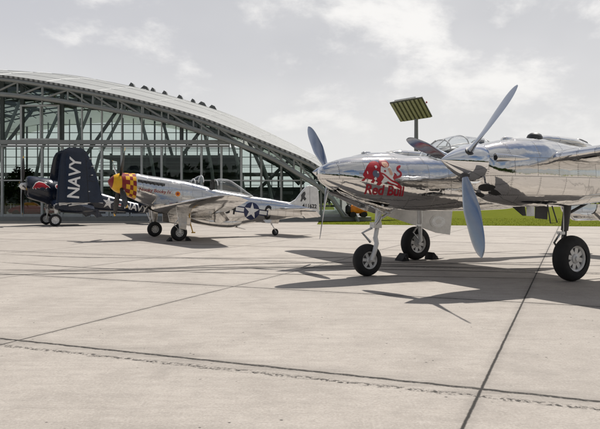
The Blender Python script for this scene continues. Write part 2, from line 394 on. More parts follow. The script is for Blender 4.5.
def concrete():
    n = NT('apron_concrete'); c = n.coord(); R = math.radians
    sp = n.N.new('ShaderNodeSeparateXYZ')
    wob = n.noise(c, 5.0, 6, 0.75)
    n.L.new(c, sp.inputs[0]); X, Y = sp.outputs[0], sp.outputs[1]
    big = n.noise(c, 0.16, 5, 0.6); mid = n.noise(c, 1.1, 7, 0.65); fine = n.noise(c, 45, 4, 0.75); gr = n.noise(c, 210, 2, 0.6)
    strk = n.noise(n.mapping(c, (0.6, 6.5, 1), (0, 0, R(21))), 1.0, 6, 0.7)
    base = n.ramp(mid, [(0.30, (0.300, 0.270, 0.240)), (0.50, (0.392, 0.355, 0.318)), (0.72, (0.455, 0.414, 0.372))])
    def cell(deg, off, per, along):
        a = R(deg)
        u = n.math('SUBTRACT', n.math('MULTIPLY', X, cos(a)), n.math('MULTIPLY', Y, sin(a))) if along == 'n' else n.math('ADD', n.math('MULTIPLY', X, sin(a)), n.math('MULTIPLY', Y, cos(a)))
        return n.math('FLOOR', n.math('DIVIDE', n.math('SUBTRACT', u, off), per))
    cc = n.N.new('ShaderNodeCombineXYZ'); n.L.new(cell(24.0, -0.684, 5.04, 'n'), cc.inputs[0]); n.L.new(cell(20.9, 5.295, 4.83, 't'), cc.inputs[1])
    wn = n.N.new('ShaderNodeTexWhiteNoise'); wn.noise_dimensions = '2D'; n.L.new(cc.outputs[0], wn.inputs['Vector'])
    base = n.mix(n.math('MULTIPLY', wn.outputs['Value'], 0.42), base, (0.262, 0.240, 0.218))
    m2 = n.noise(n.mapping(c, (1, 1.6, 1), (0, 0, R(21))), 7.0, 5, 0.65)
    base = n.mix(n.rng(m2, 0.50, 0.72, 0.0, 0.40), base, (0.225, 0.206, 0.188))
    base = n.mix(n.rng(m2, 0.46, 0.30, 0.0, 0.30), base, (0.50, 0.465, 0.43))
    base = n.mix(n.rng(big, 0.35, 0.7, 0.0, 0.35), base, (0.36, 0.325, 0.29))
    base = n.mix(n.rng(strk, 0.46, 0.72, 0.0, 0.42), base, (0.25, 0.226, 0.204))
    base = n.mix(n.rng(fine, 0.50, 0.74, 0.0, 0.6), base, (0.20, 0.180, 0.160))
    base = n.mix(n.rng(fine, 0.46, 0.28, 0.0, 0.45), base, (0.56, 0.52, 0.47))
    def line(deg, off, per, half, along):
        """distance to a family of joints"""
        a = R(deg)
        if along == 'n': u = n.math('SUBTRACT', n.math('MULTIPLY', X, cos(a)), n.math('MULTIPLY', Y, sin(a)))
        else: u = n.math('ADD', n.math('MULTIPLY', X, sin(a)), n.math('MULTIPLY', Y, cos(a)))
        u = n.math('ADD', n.math('SUBTRACT', u, off), n.math('MULTIPLY', n.math('SUBTRACT', wob, 0.5), half*(1.2 if along == 'n' else 3.0)))
        u = n.math('ADD', u, per*200.5)
        d = n.math('ABSOLUTE', n.math('SUBTRACT', n.math('MODULO', u, per), per/2))
        return d
    d1 = line(24.0, -0.684, 5.04, 0.02, 'n'); d2 = line(20.9, 5.295, 4.83, 0.03, 't'); d3 = line(20.4, 5.10, 9.66, 0.06, 't')
    j1 = n.rng(d1, 0.007, 0.017, 1.0, 0.0); j2 = n.rng(d2, 0.014, 0.036, 1.0, 0.0)
    chip = n.noise(c, 20, 3, 0.7)
    j3 = n.math('MULTIPLY', n.rng(d3, 0.01, 0.06, 1.0, 0.0), n.rng(chip, 0.46, 0.58, 0.0, 1.0))
    # grime along the joints
    g = n.math('MULTIPLY', n.math('MAXIMUM', n.rng(d1, 0.0, 0.10, 1.0, 0.0), n.rng(d2, 0.0, 0.30, 1.0, 0.0)), n.rng(strk, 0.32, 0.65, 0.1, 0.65))
    base = n.mix(g, base, (0.17, 0.155, 0.14))
    stain = n.noise(c, 0.55, 6, 0.75, 0.8)
    base = n.mix(n.rng(stain, 0.58, 0.74, 0.0, 0.5), base, (0.22, 0.20, 0.18))
    pit = n.N.new('ShaderNodeTexVoronoi'); pit.inputs['Scale'].default_value = 6.5; n.L.new(c, pit.inputs['Vector'])
    pits = n.math('MULTIPLY', n.rng(pit.outputs['Distance'], 0.05, 0.10, 1.0, 0.0), n.rng(n.noise(c, 0.9, 3), 0.48, 0.58, 0.0, 0.85))
    jj = n.math('MAXIMUM', n.math('MAXIMUM', j1, n.math('MULTIPLY', j2, n.rng(chip, 0.25, 0.5, 0.45, 1.0))), n.math('MAXIMUM', j3, pits))
    col = n.mix(n.math('MULTIPLY', jj, 0.97), base, (0.022, 0.020, 0.018))
    n.set(Base_Color=col, Roughness=0.88, Specular_IOR_Level=0.25)
    h = n.math('SUBTRACT', n.math('ADD', n.math('MULTIPLY', fine, 0.35), n.math('ADD', n.math('MULTIPLY', gr, 0.2), n.math('MULTIPLY', mid, 0.6))), n.math('MULTIPLY', jj, 1.2))
    n.set(Normal=n.bump(h, 0.55, 0.012))
    return n.m
M['concrete'] = concrete()
def grass_mat(name, a, b):
    n = NT(name); c = n.coord(); x = n.noise(c, 0.35, 6, 0.7); y = n.noise(c, 9, 4, 0.7)
    col = n.mix(n.rng(y, 0.35, 0.7, 0, 1), n.ramp(x, [(0.35, a), (0.65, b)]), tuple(k*0.6 for k in a))
    n.set(Base_Color=col, Roughness=0.95, Specular_IOR_Level=0.02, Normal=n.bump(y, 0.6, 0.05)); return n.m
M['turf'] = grass_mat('mown_turf', (0.108, 0.132, 0.010), (0.155, 0.165, 0.014))
M['blades'] = grass_mat('grass_blades', (0.18, 0.215, 0.012), (0.26, 0.27, 0.018))
M['leaf'] = grass_mat('leaf_green', (0.028, 0.050, 0.014), (0.05, 0.075, 0.022))
M['bark'] = paint('bark', (0.09, 0.065, 0.045), 0.85, 0, 0.3, 6)
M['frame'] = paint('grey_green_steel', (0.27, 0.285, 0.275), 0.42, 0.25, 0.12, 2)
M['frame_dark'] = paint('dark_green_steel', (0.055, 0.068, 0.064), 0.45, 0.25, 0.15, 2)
M['mullion'] = paint('light_grey_mullion', (0.46, 0.48, 0.475), 0.4, 0.2, 0.1, 2)
M['ventgrey'] = paint('vent_grey', (0.13, 0.135, 0.135), 0.5, 0.2, 0.15, 2)
M['plinth'] = paint('plinth_concrete', (0.27, 0.275, 0.26), 0.8, 0, 0.15, 1.2, 0.1)
M['floor'] = paint('hangar_floor', (0.30, 0.30, 0.29), 0.3, 0, 0.1, 0.6)
def roof_mat():
    n = NT('frosted_roof_panels'); c = n.coord(); sp = n.N.new('ShaderNodeSeparateXYZ'); n.L.new(c, sp.inputs[0])
    a = n.noise(c, 0.3, 5, 0.6)
    n.set(Base_Color=n.ramp(a, [(0.3, (0.60, 0.60, 0.585)), (0.7, (0.68, 0.68, 0.665))]), Roughness=0.35, Specular_IOR_Level=0.4)
    tl = n.N.new('ShaderNodeBsdfTranslucent'); tl.inputs[0].default_value = (0.80, 0.82, 0.815, 1)
    mx = n.N.new('ShaderNodeMixShader'); mx.inputs[0].default_value = 0.50
    n.L.new(n.b.outputs[0], mx.inputs[1]); n.L.new(tl.outputs[0], mx.inputs[2]); n.L.new(mx.outputs[0], n.out.inputs[0])
    return n.m
M['roof'] = roof_mat()
def gutter_mat():
    n = NT('slotted_gutter'); c = n.coord(); w = n.N.new('ShaderNodeTexWave'); w.inputs['Scale'].default_value = .75; n.L.new(c, w.inputs['Vector'])
    n.set(Base_Color=n.ramp(w.outputs[1], [(0.35, (0.10, 0.105, 0.10)), (0.55, (0.36, 0.37, 0.36))]), Roughness=.5); return n.m
M['gutter'] = gutter_mat()
M['roofseam'] = paint('roof_seam', (0.42, 0.43, 0.43), 0.5, 0.2, 0.1, 2)
M['board'] = paint('sign_board', (0.50, 0.54, 0.57), 0.45, 0, 0.08, 2)
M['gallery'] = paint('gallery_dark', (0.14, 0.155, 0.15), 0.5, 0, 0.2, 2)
M['mastgrey'] = paint('mast_galvanised', (0.22, 0.225, 0.225), 0.5, 0.5, 0.1, 3)
M['lampface'] = paint('lamp_face', (0.34, 0.33, 0.235), 0.4, 0.1, 0.12, 4)
M['olive'] = paint('lamp_slot', (0.11, 0.11, 0.085), 0.5, 0.2, 0.2, 4)
def tyre_mark_mat():
    n = NT('rubber_streak'); c = n.coord(); a = n.noise(n.mapping(c, (1.2, 7, 1)), 2.0, 6, 0.7)
    tr = n.N.new('ShaderNodeBsdfTransparent'); mx = n.N.new('ShaderNodeMixShader')
    n.set(Base_Color=(0.075, 0.068, 0.062, 1), Roughness=0.9)
    n.L.new(n.rng(a, 0.34, 0.62, 0.15, 0.88), mx.inputs[0]); n.L.new(tr.outputs[0], mx.inputs[1]); n.L.new(n.b.outputs[0], mx.inputs[2]); n.L.new(mx.outputs[0], n.out.inputs[0])
    return n.m
M['streak'] = tyre_mark_mat()

# ------------------------------------------------------------------ ground
g = MB().add([(-1500, -1500, -0.03), (1500, -1500, -0.03), (1500, 2500, -0.03), (-1500, 2500, -0.03)], [(0, 1, 2, 3)]).build('ground', M['turf'], None, False); g['kind'] = 'structure'
EDGE = lambda x: 43.37-0.198*x           # far edge of the concrete on the right
a = MB().add([(-250, -250, 0), (250, -250, 0), (250, EDGE(250), 0), (1.2, EDGE(1.2), 0), (1.6, 51.3, 0), (-250, 51.3, 0)], [(0, 1, 2, 3, 4, 5)]).build('apron', M['concrete'], None, False); a['kind'] = 'structure'
def ribbons():
    mb = MB()
    def rib(pts, w):
        k = [(x, y) for x, y in pts]; t = [(i, p[0], p[1]) for i, p in enumerate(k)]; L = []; n = 40
        P = [lerp_table(t, (len(k)-1)*i/n) for i in range(n+1)]
        for i in range(n+1):
            q0 = Vector(P[max(0, i-1)]); q1 = Vector(P[min(n, i+1)]); d = (q1-q0).normalized(); nn = Vector((-d.y, d.x)); p = Vector(P[i])
            ww = w*(0.8+0.4*random.random())*min(1, i/8+.02, (n-i)/8+.02); L.append((p+nn*ww, p-nn*ww))
        v = [(*q, 0.004+0.004*len(mb.v)/400) for ab in L for q in ab]
        mb.add(v, [(2*i, 2*i+1, 2*i+3, 2*i+2) for i in range(n)])
    rib([(-7.2, 13.5), (-4.3, 14.0), (-1.2, 15.4), (2.2, 15.9), (6, 15.2), (12, 14.6)], 0.10)
    rib([(-7.4, 13.0), (-4.0, 13.5), (-0.8, 14.5), (2.4, 14.8), (7, 14.0)], 0.11)
    rib([(-8.0, 14.2), (-4.6, 13.9), (-1.5, 14.6), (3.0, 14.0), (8, 12.9)], 0.07)
    rib([(-9.0, 16.5), (-5.2, 14.6), (-1.8, 13.5), (2.0, 12.9), (6, 12.3)], 0.05)
    rib([(-7.0, 13.9), (-3.6, 14.4), (0.5, 15.0), (5, 15.6), (10, 16.6)], 0.06)
    rib([(-9.5, 18.5), (-5.5, 17.2), (-1.0, 17.0), (4, 18.2), (9, 20.5)], 0.07)
    o = mb.build('tyre_marks', M['streak'], None, False); o['kind'] = 'structure'
ribbons()
def blades():
    mb = MB(); v = []; f = []
    for i in range(15000):
        x = random.uniform(1.3, 32); d = random.random()**2.2*22; y = EDGE(x)+d+random.uniform(-0.05, 0.05)
        if y > 51 and x < 5.5: continue
        h = random.uniform(-0.015, 0.022); w = 0.012+0.0006*d; a = random.uniform(0, PI); lx, ly = random.uniform(-.04, .04), random.uniform(-.04, .04)
        b = len(v); v += [(x-cos(a)*w, y-sin(a)*w, -0.03), (x+cos(a)*w, y+sin(a)*w, -0.03), (x+lx, y+ly, h)]; f.append((b, b+1, b+2))
    mb.add(v, f); o = mb.build('grass', M['blades'], None, False)
    tag(o, 'bright green mown grass strip beyond the concrete apron', 'grass', kind='stuff')
blades()

# ------------------------------------------------------------------ hangar
XC = -31.0
TAB_O = [(0, 12.4), (5.94, 12.04), (10.1, 11.46), (14.3, 10.7), (19.3, 9.54), (22.65, 8.58), (25.65, 7.45), (28.9, 6.15), (32.2, 4.69), (33.9, 3.35), (35.0, 1.9), (35.6, 0.75), (35.9, 0.0)]
TAB_I = [(0, 11.0), (5.94, 10.6), (10.1, 10.15), (14.3, 9.45), (19.3, 8.50), (22.65, 7.50), (26.15, 6.30), (28.5, 5.32), (31.3, 3.68), (32.0, 3.25), (33.3, 2.27), (34.4, 0.95), (34.8, 0.2)]
HO = lambda X: lerp_table(TAB_O, min(35.9, abs(X-XC)))[0]
HI = lambda X: lerp_table(TAB_I, min(34.8, abs(X-XC)))[0]
YF = 51.2
def shell_g(y): return 1-((y-80.0)/28.8)**2
def shell_pt(d, y, k=1.0):
    """d: signed offset from the crown on the front profile; the dome swells behind the arch"""
    g = shell_g(y); h = lerp_table(TAB_O, min(35.9, abs(d)))[0]
    return Vector((XC+d*(1+.06*g)*k, y, h*(1+.36*g)*k))
def hangar():
    R = thing('hangar', 'vast glass hangar with a grey steel arch front and white domed roof', 'hangar', (0, 0, 0))
    ds = [-35.9+71.8*i/96 for i in range(97)]; ys = [YF-0.35]+[YF+2.2*i for i in range(0, 23)]
    mb = MB(); rows = [[shell_pt(d, y) for d in ds] for y in ys]
    low = [[shell_pt(d, y, 0.994) for d in ds] for y in ys]
    mb.grid(rows, closed=False); mb.grid(low, closed=False)
    roof = mb.build('roof', M['roof'], R)
    sm = MB()
    for y in [YF+4.4*i for i in range(1, 11)]:
        sm.tube([shell_pt(d, y, 1.0005) for d in ds], 0.026, 4)
    for i in range(6, 96, 6): sm.tube([shell_pt(ds[i], y, 1.0005) for y in ys[1:]], 0.024, 4)
    sm.build('roof_seams', M['roofseam'], roof)
    # vents on the crown line
    for px, yy in ((-18.5, 67), (-17.1, 67.2), (-16.3, 67.5), (-15.1, 68), (-13.4, 68), (-12.0, 68.3), (-11.0, 68.5), (-9.9, 69)):
        b = shell_pt((px-XC)/(1+.06*shell_g(yy)), yy)+Vector((0, 0, .06))
        v = MB(); w = random.uniform(0.26, 0.52)
        v.plate([(-w, -0.1), (w, -0.1), (w*0.55, 0.24), (-w*0.2, 0.32)], 0.7, (b, (1, 0, -0.22), (0, 0, 1)))
        v.build('roof_vent', M['ventgrey'], roof, False)
    # steel arch: two chords and their web
    oc = MB(); N = 72; xs = [XC+35.85*(-1+2*i/N) for i in range(N+1)]
    oc.tube([(x, YF-0.45, HO(x)-0.18) for x in xs], 0.17, 8); oc.build('outer_arch_chord', M['frame'], R)
    gu = MB(); rows = []
    for x in xs: z = HO(x); rows.append([(x, YF-0.60, z-.02), (x, YF-0.60, z+.16), (x, YF-.3, z+.16), (x, YF-.3, z-.02)])
    gu.grid(rows); gu.build('gutter', M['gutter'], R, False)
    ic = MB(); ic.tube([(XC+34.7*(-1+2*i/N), YF-0.45, HI(XC+34.7*(-1+2*i/N))) for i in range(N+1)], 0.20, 8); ic.build('inner_arch_chord', M['frame'], R)
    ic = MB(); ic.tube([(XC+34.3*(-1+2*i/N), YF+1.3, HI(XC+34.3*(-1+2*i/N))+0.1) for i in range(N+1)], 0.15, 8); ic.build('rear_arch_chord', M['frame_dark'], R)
    X = -32.0; k = 0
    while X < 1.6:
        s = 2.1; w = MB(); w.tube([(X, YF-0.45, HO(X)-0.2), (X, YF-0.45, HI(X))], 0.075, 6); w.build('arch_post', M['frame'], R)
        w = MB(); w.tube([(X, YF-0.45, HI(X)), (X+s, YF-0.45, HO(X+s)-0.25)] if X < -20 else [(X, YF-0.45, HO(X)-0.25), (X+s, YF-0.45, HI(X+s))], 0.085, 6); w.build('arch_brace', M['frame'], R)
        if k % 2 == 0:
            w = MB(); w.tube([(X, YF-0.4, HO(X)-0.3), (X+1.2, YF+1.5, HI(X+1.2)+0.35)], 0.07, 6); w.build('arch_brace', M['frame_dark'], R)
        X += s; k += 1
    # plinth, transoms, mullions, panes
    p = MB(); p.box((XC+.5, YF+0.55, 0.17), (73.0, 1.5, 0.34)); p.build('plinth', M['plinth'], R, False)
    YG = YF+0.75; T = 6.70; B = 0.34; sp = 1.703; x0 = -25.45
    def top(x): return HO(x)-0.12
    t = MB(); t.box(((-66+ -6.0)/2, YG-0.12, T), (60, 0.34, 0.36)); t.box((-36, YG-0.16, T-0.33), (60, 0.2, 0.16)); t.build('transom', M['frame'], R, False)
    def span(z):     # right end of a horizontal rail at height z under the arch
        x = XC
        while top(x) > z and x < 6: x += 0.1
        return x-0.25
    for z, th, m in ((0.46, 0.22, 'mullion'), (3.45, 0.10, 'mullion')):
        r = MB(); e = span(z+0.2); r.box(((-66+e)/2, YG-0.02, z), (e+66, 0.10, th)); r.build('rail', M[m], R, False)
    ed = [x0+sp*i for i in range(-9, 18)]
    for i, x in enumerate(ed):
        h = top(x)
        if h < 0.7: continue
        heavy = (i-9) in (1, 3, 11, 15) or i % 9 == 0
        wd = 0.17
        q = MB(); q.box((x, YG, (B+min(T-0.4, h))/2), (wd, 0.26, min(T-0.4, h)-B)); q.build('mullion', M['mullion' if not (i-9) > 12 else 'frame'], R, False)
        if h > T+0.4:
            q = MB(); q.box((x, YG, (T+0.18+h)/2), (0.30 if heavy else 0.09, 0.2, h-T-0.18)); q.build('mullion', M['frame_dark' if heavy else 'mullion'], R, False)
    fr = MB()        # light grey window frame standing proud of the upper glazing
    for bx in ((-23.75, 0.2, 0.16, 3.0), (-20.55, 0.2, 0.16, 3.0), (-22.1, 0.2, 0.10, 3.0)): fr.box((bx[0], YG-0.22, T+0.18+bx[3]/2), (bx[2], 0.12, bx[3]))
    for z in (T+0.24, T+3.1): fr.box((-22.15, YG-0.226, z), (3.3, 0.12, 0.14))
    fr.build('window_frame', M['mullion'], R, False)
    def pane(xa, xb, za, zb):
        n = 3; up = []; 
        for i in range(n+1):
            x = xa+(xb-xa)*i/n; up.append((x, min(zb, top(x))))
        pts = [(xa, za), (xb, za)]+[q for q in up[::-1] if q[1] > za+0.01]
        if len(pts) < 3: return
        q = MB(); q.plate(pts, 0.02, ((0, YG+0.03, 0), (1, 0, 0), (0, 0, 1))); q.build('glass_pane', M['pane'], R, False)
    for i in range(len(ed)-1):
        pane(ed[i]+0.06, ed[i+1]-0.06, 0.57, T-0.42); pane(ed[i]+0.06, ed[i+1]-0.06, T+0.2, 20)
    pane(-66.5, ed[0]-0.1, 0.57, 20)
    # inside: floor, lattice under the roof, leaning struts, galleries, glazed rear
    f = MB(); f.box((-31, 78, 0.15), (74, 51.0, 0.30)); f.build('floor', M['floor'], R, False)
    lt = MB()
    for y in [YF+2.6+2.0*i for i in range(20)]:
        lt.tube([shell_pt(-30+65*i/44, y, 0.972) for i in range(45)], 0.11, 4)
    for d in [-30+1.6*i for i in range(41)]:
        lt.tube([shell_pt(d, YF+2.6+3.0*i, 0.966) for i in range(14)], 0.06, 4)
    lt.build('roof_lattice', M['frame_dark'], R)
    di = MB()
    for k in range(12):
        d = -26+4.6*k
        for a, b in ((0, 12), (12, 0)):
            pts = [shell_pt(max(-34, min(34.5, d+ (b-a)*0.85*i/8)), YF+2+36*i/8, 0.945) for i in range(9)]
            di.tube(pts, 0.25, 6)
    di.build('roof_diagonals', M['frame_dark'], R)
    for x, dx in ((-28, 2.5), (-24.6, 3.2), (-21.6, 2.6), (-19.5, 3.6), (-12.5, -3.0), (-7.4, -1.9), (-4.6, -2.3), (-2.2, -2.2)):
        q = MB(); y1 = YF+6; xx = x+dx; zt = shell_pt(xx-XC, y1).z-0.4
        q.tube([(x, YF+3.5, 0.3), (x+dx*0.35, YF+4.0, zt*0.5), (xx, y1, zt)], 0.15, 8); q.build('leaning_strut', M['frame'], R)
    ga = MB()
    for z in (3.2, 5.0, 6.6):
        ga.box((-14.5, 70, z), (15, 7, 0.28)); 
        ga.box((-14.5, 66.4, z+0.95), (15, 0.06, 0.06)); ga.box((-14.5, 66.4, z+0.6), (15, 0.05, 0.05))
    for x in range(-21, -6, 2): ga.box((x, 67.5, 3.6), (0.22, 0.22, 6.8))
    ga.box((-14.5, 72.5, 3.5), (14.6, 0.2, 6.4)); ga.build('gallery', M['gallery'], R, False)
    rw = MB(); YB = 97.0
    def rear_top(x): return shell_pt((x-XC)/(1+.06*shell_g(YB)), YB).z-.05
    for i in range(40):
        x = -64+1.7*i; h = rear_top(x)
        if h > .8: rw.box((x, YB, h/2), (0.12 if i % 3 else .24, 0.2, h))
    z = 1.0
    while z < 14.5:
        x = XC
        while rear_top(x) > z and x < 7: x += .2
        if x > XC+2: rw.box(((-64+x)/2, YB, z), (x+64, 0.22, 0.10 if z > 3 else .3))
        z += 1.3
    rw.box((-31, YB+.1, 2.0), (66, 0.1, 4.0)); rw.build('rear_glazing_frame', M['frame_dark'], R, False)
    for k in range(9):          # raking tubes of the rear wall and the inner arches
        x = -52+6.2*k; q = MB(); xe = x+(7.5 if k % 2 else -5.5); ze = shell_pt((max(-60, min(1, xe))-XC)/(1+.06*shell_g(88)), 88).z-.4
        q.tube([(x, 80, .3), (xe, 88, max(1, ze))], .24, 6); q.build('raking_strut', M['frame_dark'], R)
    for y_, k in ((58, .90), (66, .88), (75, .86)):
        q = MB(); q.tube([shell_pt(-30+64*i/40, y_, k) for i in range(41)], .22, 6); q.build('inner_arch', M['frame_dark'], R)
    wk = MB()
    for z, y_ in ((2.9, 84), (5.6, 88)): wk.box((-30, y_, z), (58, 3.2, .4)); wk.box((-30, y_-1.6, z+1.0), (58, .07, .08))
    for x in range(-58, 0, 5): wk.box((x, 85, 2.9), (.3, .3, 5.6))
    wk.build('walkway', M['gallery'], R, False)
    # low boards along the plinth
    for i, xb in enumerate((-16.95, -15.2, -13.45, -11.75)):
        s = thing('sign_board', ['pale board by the hangar plinth just right of the folded wing', 'pale board under the white fuselage star, along the plinth', 'pale board below the white fuselage lettering, along the plinth', 'pale board on the plinth behind the checkered nose aircraft wheel'][i], 'sign board', (xb, YF-0.05, 0.34), 0, 'low boards along the hangar plinth')
        q = MB(); q.box((0, 0, 0.30), (1.62, 0.05, 0.46)); q.build('panel', M['board'], s, False)
        q = MB()
        for sx in (-0.7, 0.7): q.box((sx, 0.06, 0.26), (0.05, 0.05, 0.52))
        q.build('legs', M['frame_dark'], s, False)
        q = MB(); xx = -0.7
        while xx < 0.55:
            w = random.uniform(0.06, 0.15); q.box((xx+w/2, -0.029, 0.36), (w*0.8, 0.006, 0.15)); xx += w
        q.build('dark_print', M['black'], s, False)
hangar()

# things standing inside the hangar, seen through the glass
def small_plane(name, label, loc, rz, mat, mat2, scale=1.0, nose=None):
    r = thing(name, label, 'aircraft', loc, rz, 'aircraft kept inside the hangar'); k = scale
    sec = [(4.2*k, 1.95*k, 1.75*k, 0.1*k, 2), (3.9*k, 2.3*k, 1.4*k, 0.42*k, 2), (3.0*k, 2.5*k, 1.2*k, 0.55*k, 2.2), (1*k, 2.55*k, 1.15*k, 0.58*k, 2.2), (-1.5*k, 2.4*k, 1.3*k, 0.45*k, 2), (-4*k, 2.2*k, 1.7*k, 0.2*k, 2), (-5.2*k, 2.15*k, 1.95*k, 0.06*k, 2)]
    MB().grid(loft_rows(sec, 0, 20, 0.4)).build('fuselage', mat, r)
    for s in (-1, 1):
        st = [(s*0.3*k, 1.9*k, 2.2*k, 1.55*k, .14, 2), (s*5.2*k, 1.3*k, 1.2*k, 2.0*k, .11, 2)]
        MB().grid(wing_rows(round_tip(st, s))).build('wing', mat, r)
        st = [(s*0.1*k, -4.0*k, 1.1*k, 2.1*k, .1, 0), (s*1.9*k, -4.3*k, 0.7*k, 2.1*k, .1, 0)]
        MB().grid(wing_rows(round_tip(st, s, 4, .2))).build('tailplane', mat, r)
        w = MB(); w.lathe((1.5*k, s*1.4*k-0.1, 0.35), (0, 1, 0), [(0, .2), (.02, .33), (.18, .33), (.2, .2)], 20); w.build('wheel', M['rubber'], r)
        w = MB(); w.tube([(1.5*k, s*1.4*k, 0.35), (1.4*k, s*1.3*k, 1.5*k)], 0.06, 8); w.build('gear_leg', M['steel'], r)
    MB().plate([(-3.9*k, 2.15*k), (-4.6*k, 3.5*k), (-5.2*k, 3.5*k), (-5.4*k, 2.0*k)], 0.09, ((0, 0, 0), (1, 0, 0), (0, 0, 1))).build('fin', mat, r)
    MB().grid(loft_rows([(2.2*k, 2.5*k, 2.3*k, .1*k, 2), (1.5*k, 3.05*k, 2.3*k, .36*k, 2), (0.4*k, 3.05*k, 2.3*k, .36*k, 2), (-.6*k, 2.5*k, 2.3*k, .1*k, 2)], 0, 16, .2)).build('canopy', mat2, r)
small_plane('display_aircraft', 'dark aircraft under the hangar gallery, behind the glass above the checkered nose', (-12.5, 62.5, 0.3), math.radians(195), M['gallery'], M['canopy'], 1.0)
small_plane('display_aircraft', 'dark aircraft inside the hangar behind the glass left of the tall silver fin', (-5.4, 60, 0.3), math.radians(160), M['dgrey'], M['canopy'], 0.75)
def display_car():
    r = thing('display_car', 'red and orange car behind the hangar glass below the navy blue cowling', 'car', (-23.6, 53.6, 0.3), math.radians(8))
    k = MB(); k.grid(loft_rows([(1.9, .55, .35, .15, 2.4), (1.3, .72, .25, .6, 2.6), (.3, 1.02, .2, .75, 2.6), (-.8, 1.05, .2, .78, 2.6), (-1.8, .75, .3, .7, 2.4)], 0, 20, .2)).build('body', M['red'], r)
    k = MB(); k.grid(loft_rows([(.6, 1.0, .8, .35, 2), (.1, 1.28, .8, .5, 2.2), (-.5, 1.28, .8, .5, 2.2), (-1.1, .98, .8, .4, 2)], 0, 16, .15)).build('roof', M['orange'], r)
    for x in (-1.15, 1.15):
        for s in (-1, 1): w = MB(); w.lathe((x, s*.72-.09, .3), (0, 1, 0), [(0, .18), (.02, .3), (.16, .3), (.18, .18)], 18); w.build('wheel', M['rubber'], r)
    w = MB(); w.box((-1.75, 0, 1.15), (.3, 1.3, .04)); w.box((-1.7, .4, .95), (.1, .04, .4)); w.box((-1.7, -.4, .95), (.1, .04, .4)); w.build('rear_spoiler', M['white'], r, False)
display_car()
def leafy(name, label, loc, h, rad, n, cat='tree', group=None, squash=1.0):
    r = thing(name, label, cat, loc, random.uniform(0, 6), group)
    t = MB(); t.tube([(0, 0, 0), (0.05, 0, h*.3), (0.0, .06, h*.6), (0.02, 0, h*.85)], [.13, .11, .08, .03], 8)
    for i in range(7):
        a = i*2.4; z = h*(.35+.07*i); t.tube([(0, 0, z), (rad*.5*cos(a), rad*.5*sin(a), z+h*.12)], [.05, .015], 5)
    t.build('trunk', M['bark'], r)
    v = []; f = []; cl = [(Vector((random.gauss(0, .45)*rad, random.gauss(0, .45)*rad, h*(.62+.2*random.gauss(0, .8)*squash))), random.uniform(.25, .5)*rad) for _ in range(16)]
    for i in range(n):
        c, rr = random.choice(cl); d = Vector((random.gauss(0, 1), random.gauss(0, 1), random.gauss(0, 1))).normalized()*rr*random.random()**.4
        p = c+d; a = Vector((random.gauss(0, 1), random.gauss(0, 1), random.gauss(0, 1))).normalized(); b = a.orthogonal().normalized(); s = random.uniform(.08, .17)
        k = len(v); v += [p-a*s, p+b*s*.6, p+a*s, p-b*s*.6]; f.append((k, k+1, k+2, k+3))
    MB().add(v, f).build('crown', M['leaf'], r, False)
leafy('indoor_tree', 'dark round-crowned tree behind the hangar glass above the navy cowling', (-25.6, 55.5, 0.3), 5.2, 1.25, 2600, group='trees inside the hangar')
leafy('indoor_tree', 'leafy dark tree behind the left-edge hangar glass beside the propeller hub', (-27.9, 57.5, 0.3), 4.2, 1.2, 2200, group='trees inside the hangar')

# far woods: seen only as a dark line in the polished metal and past the hangar
def woods(name, label, x0, x1, y, h):
    v = []; f = []
    x = x0
    while x < x1:
        hh = h*random.uniform(.6, 1.1); w = hh*random.uniform(.35, .55)
        for i in range(90):
            d = Vector((random.gauss(0, 1), random.gauss(0, 1), random.gauss(0, 1))).normalized()*random.random()**.35
            p = Vector((x+d.x*w, y+d.y*w, hh*.55+d.z*hh*.5)); a = Vector((random.gauss(0, 1), random.gauss(0, 1), random.gauss(0, 1))).normalized(); b = a.orthogonal().normalized(); s = hh*random.uniform(.09, .18)
            k = len(v); v += [p-a*s, p+b*s*.7, p+a*s, p-b*s*.7]; f.append((k, k+1, k+2, k+3))
        x += w*random.uniform(.6, 1.0)
    o = MB().add(v, f).build(name, M['leaf'], None, False); tag(o, label, 'woods', kind='stuff')
woods('far_woods', 'dark wood along the horizon beyond the grass', 10, 330, 330, 9)
woods('far_woods', 'dark wood behind the viewer, mirrored in the polished metal', -130, 130, -62, 12)

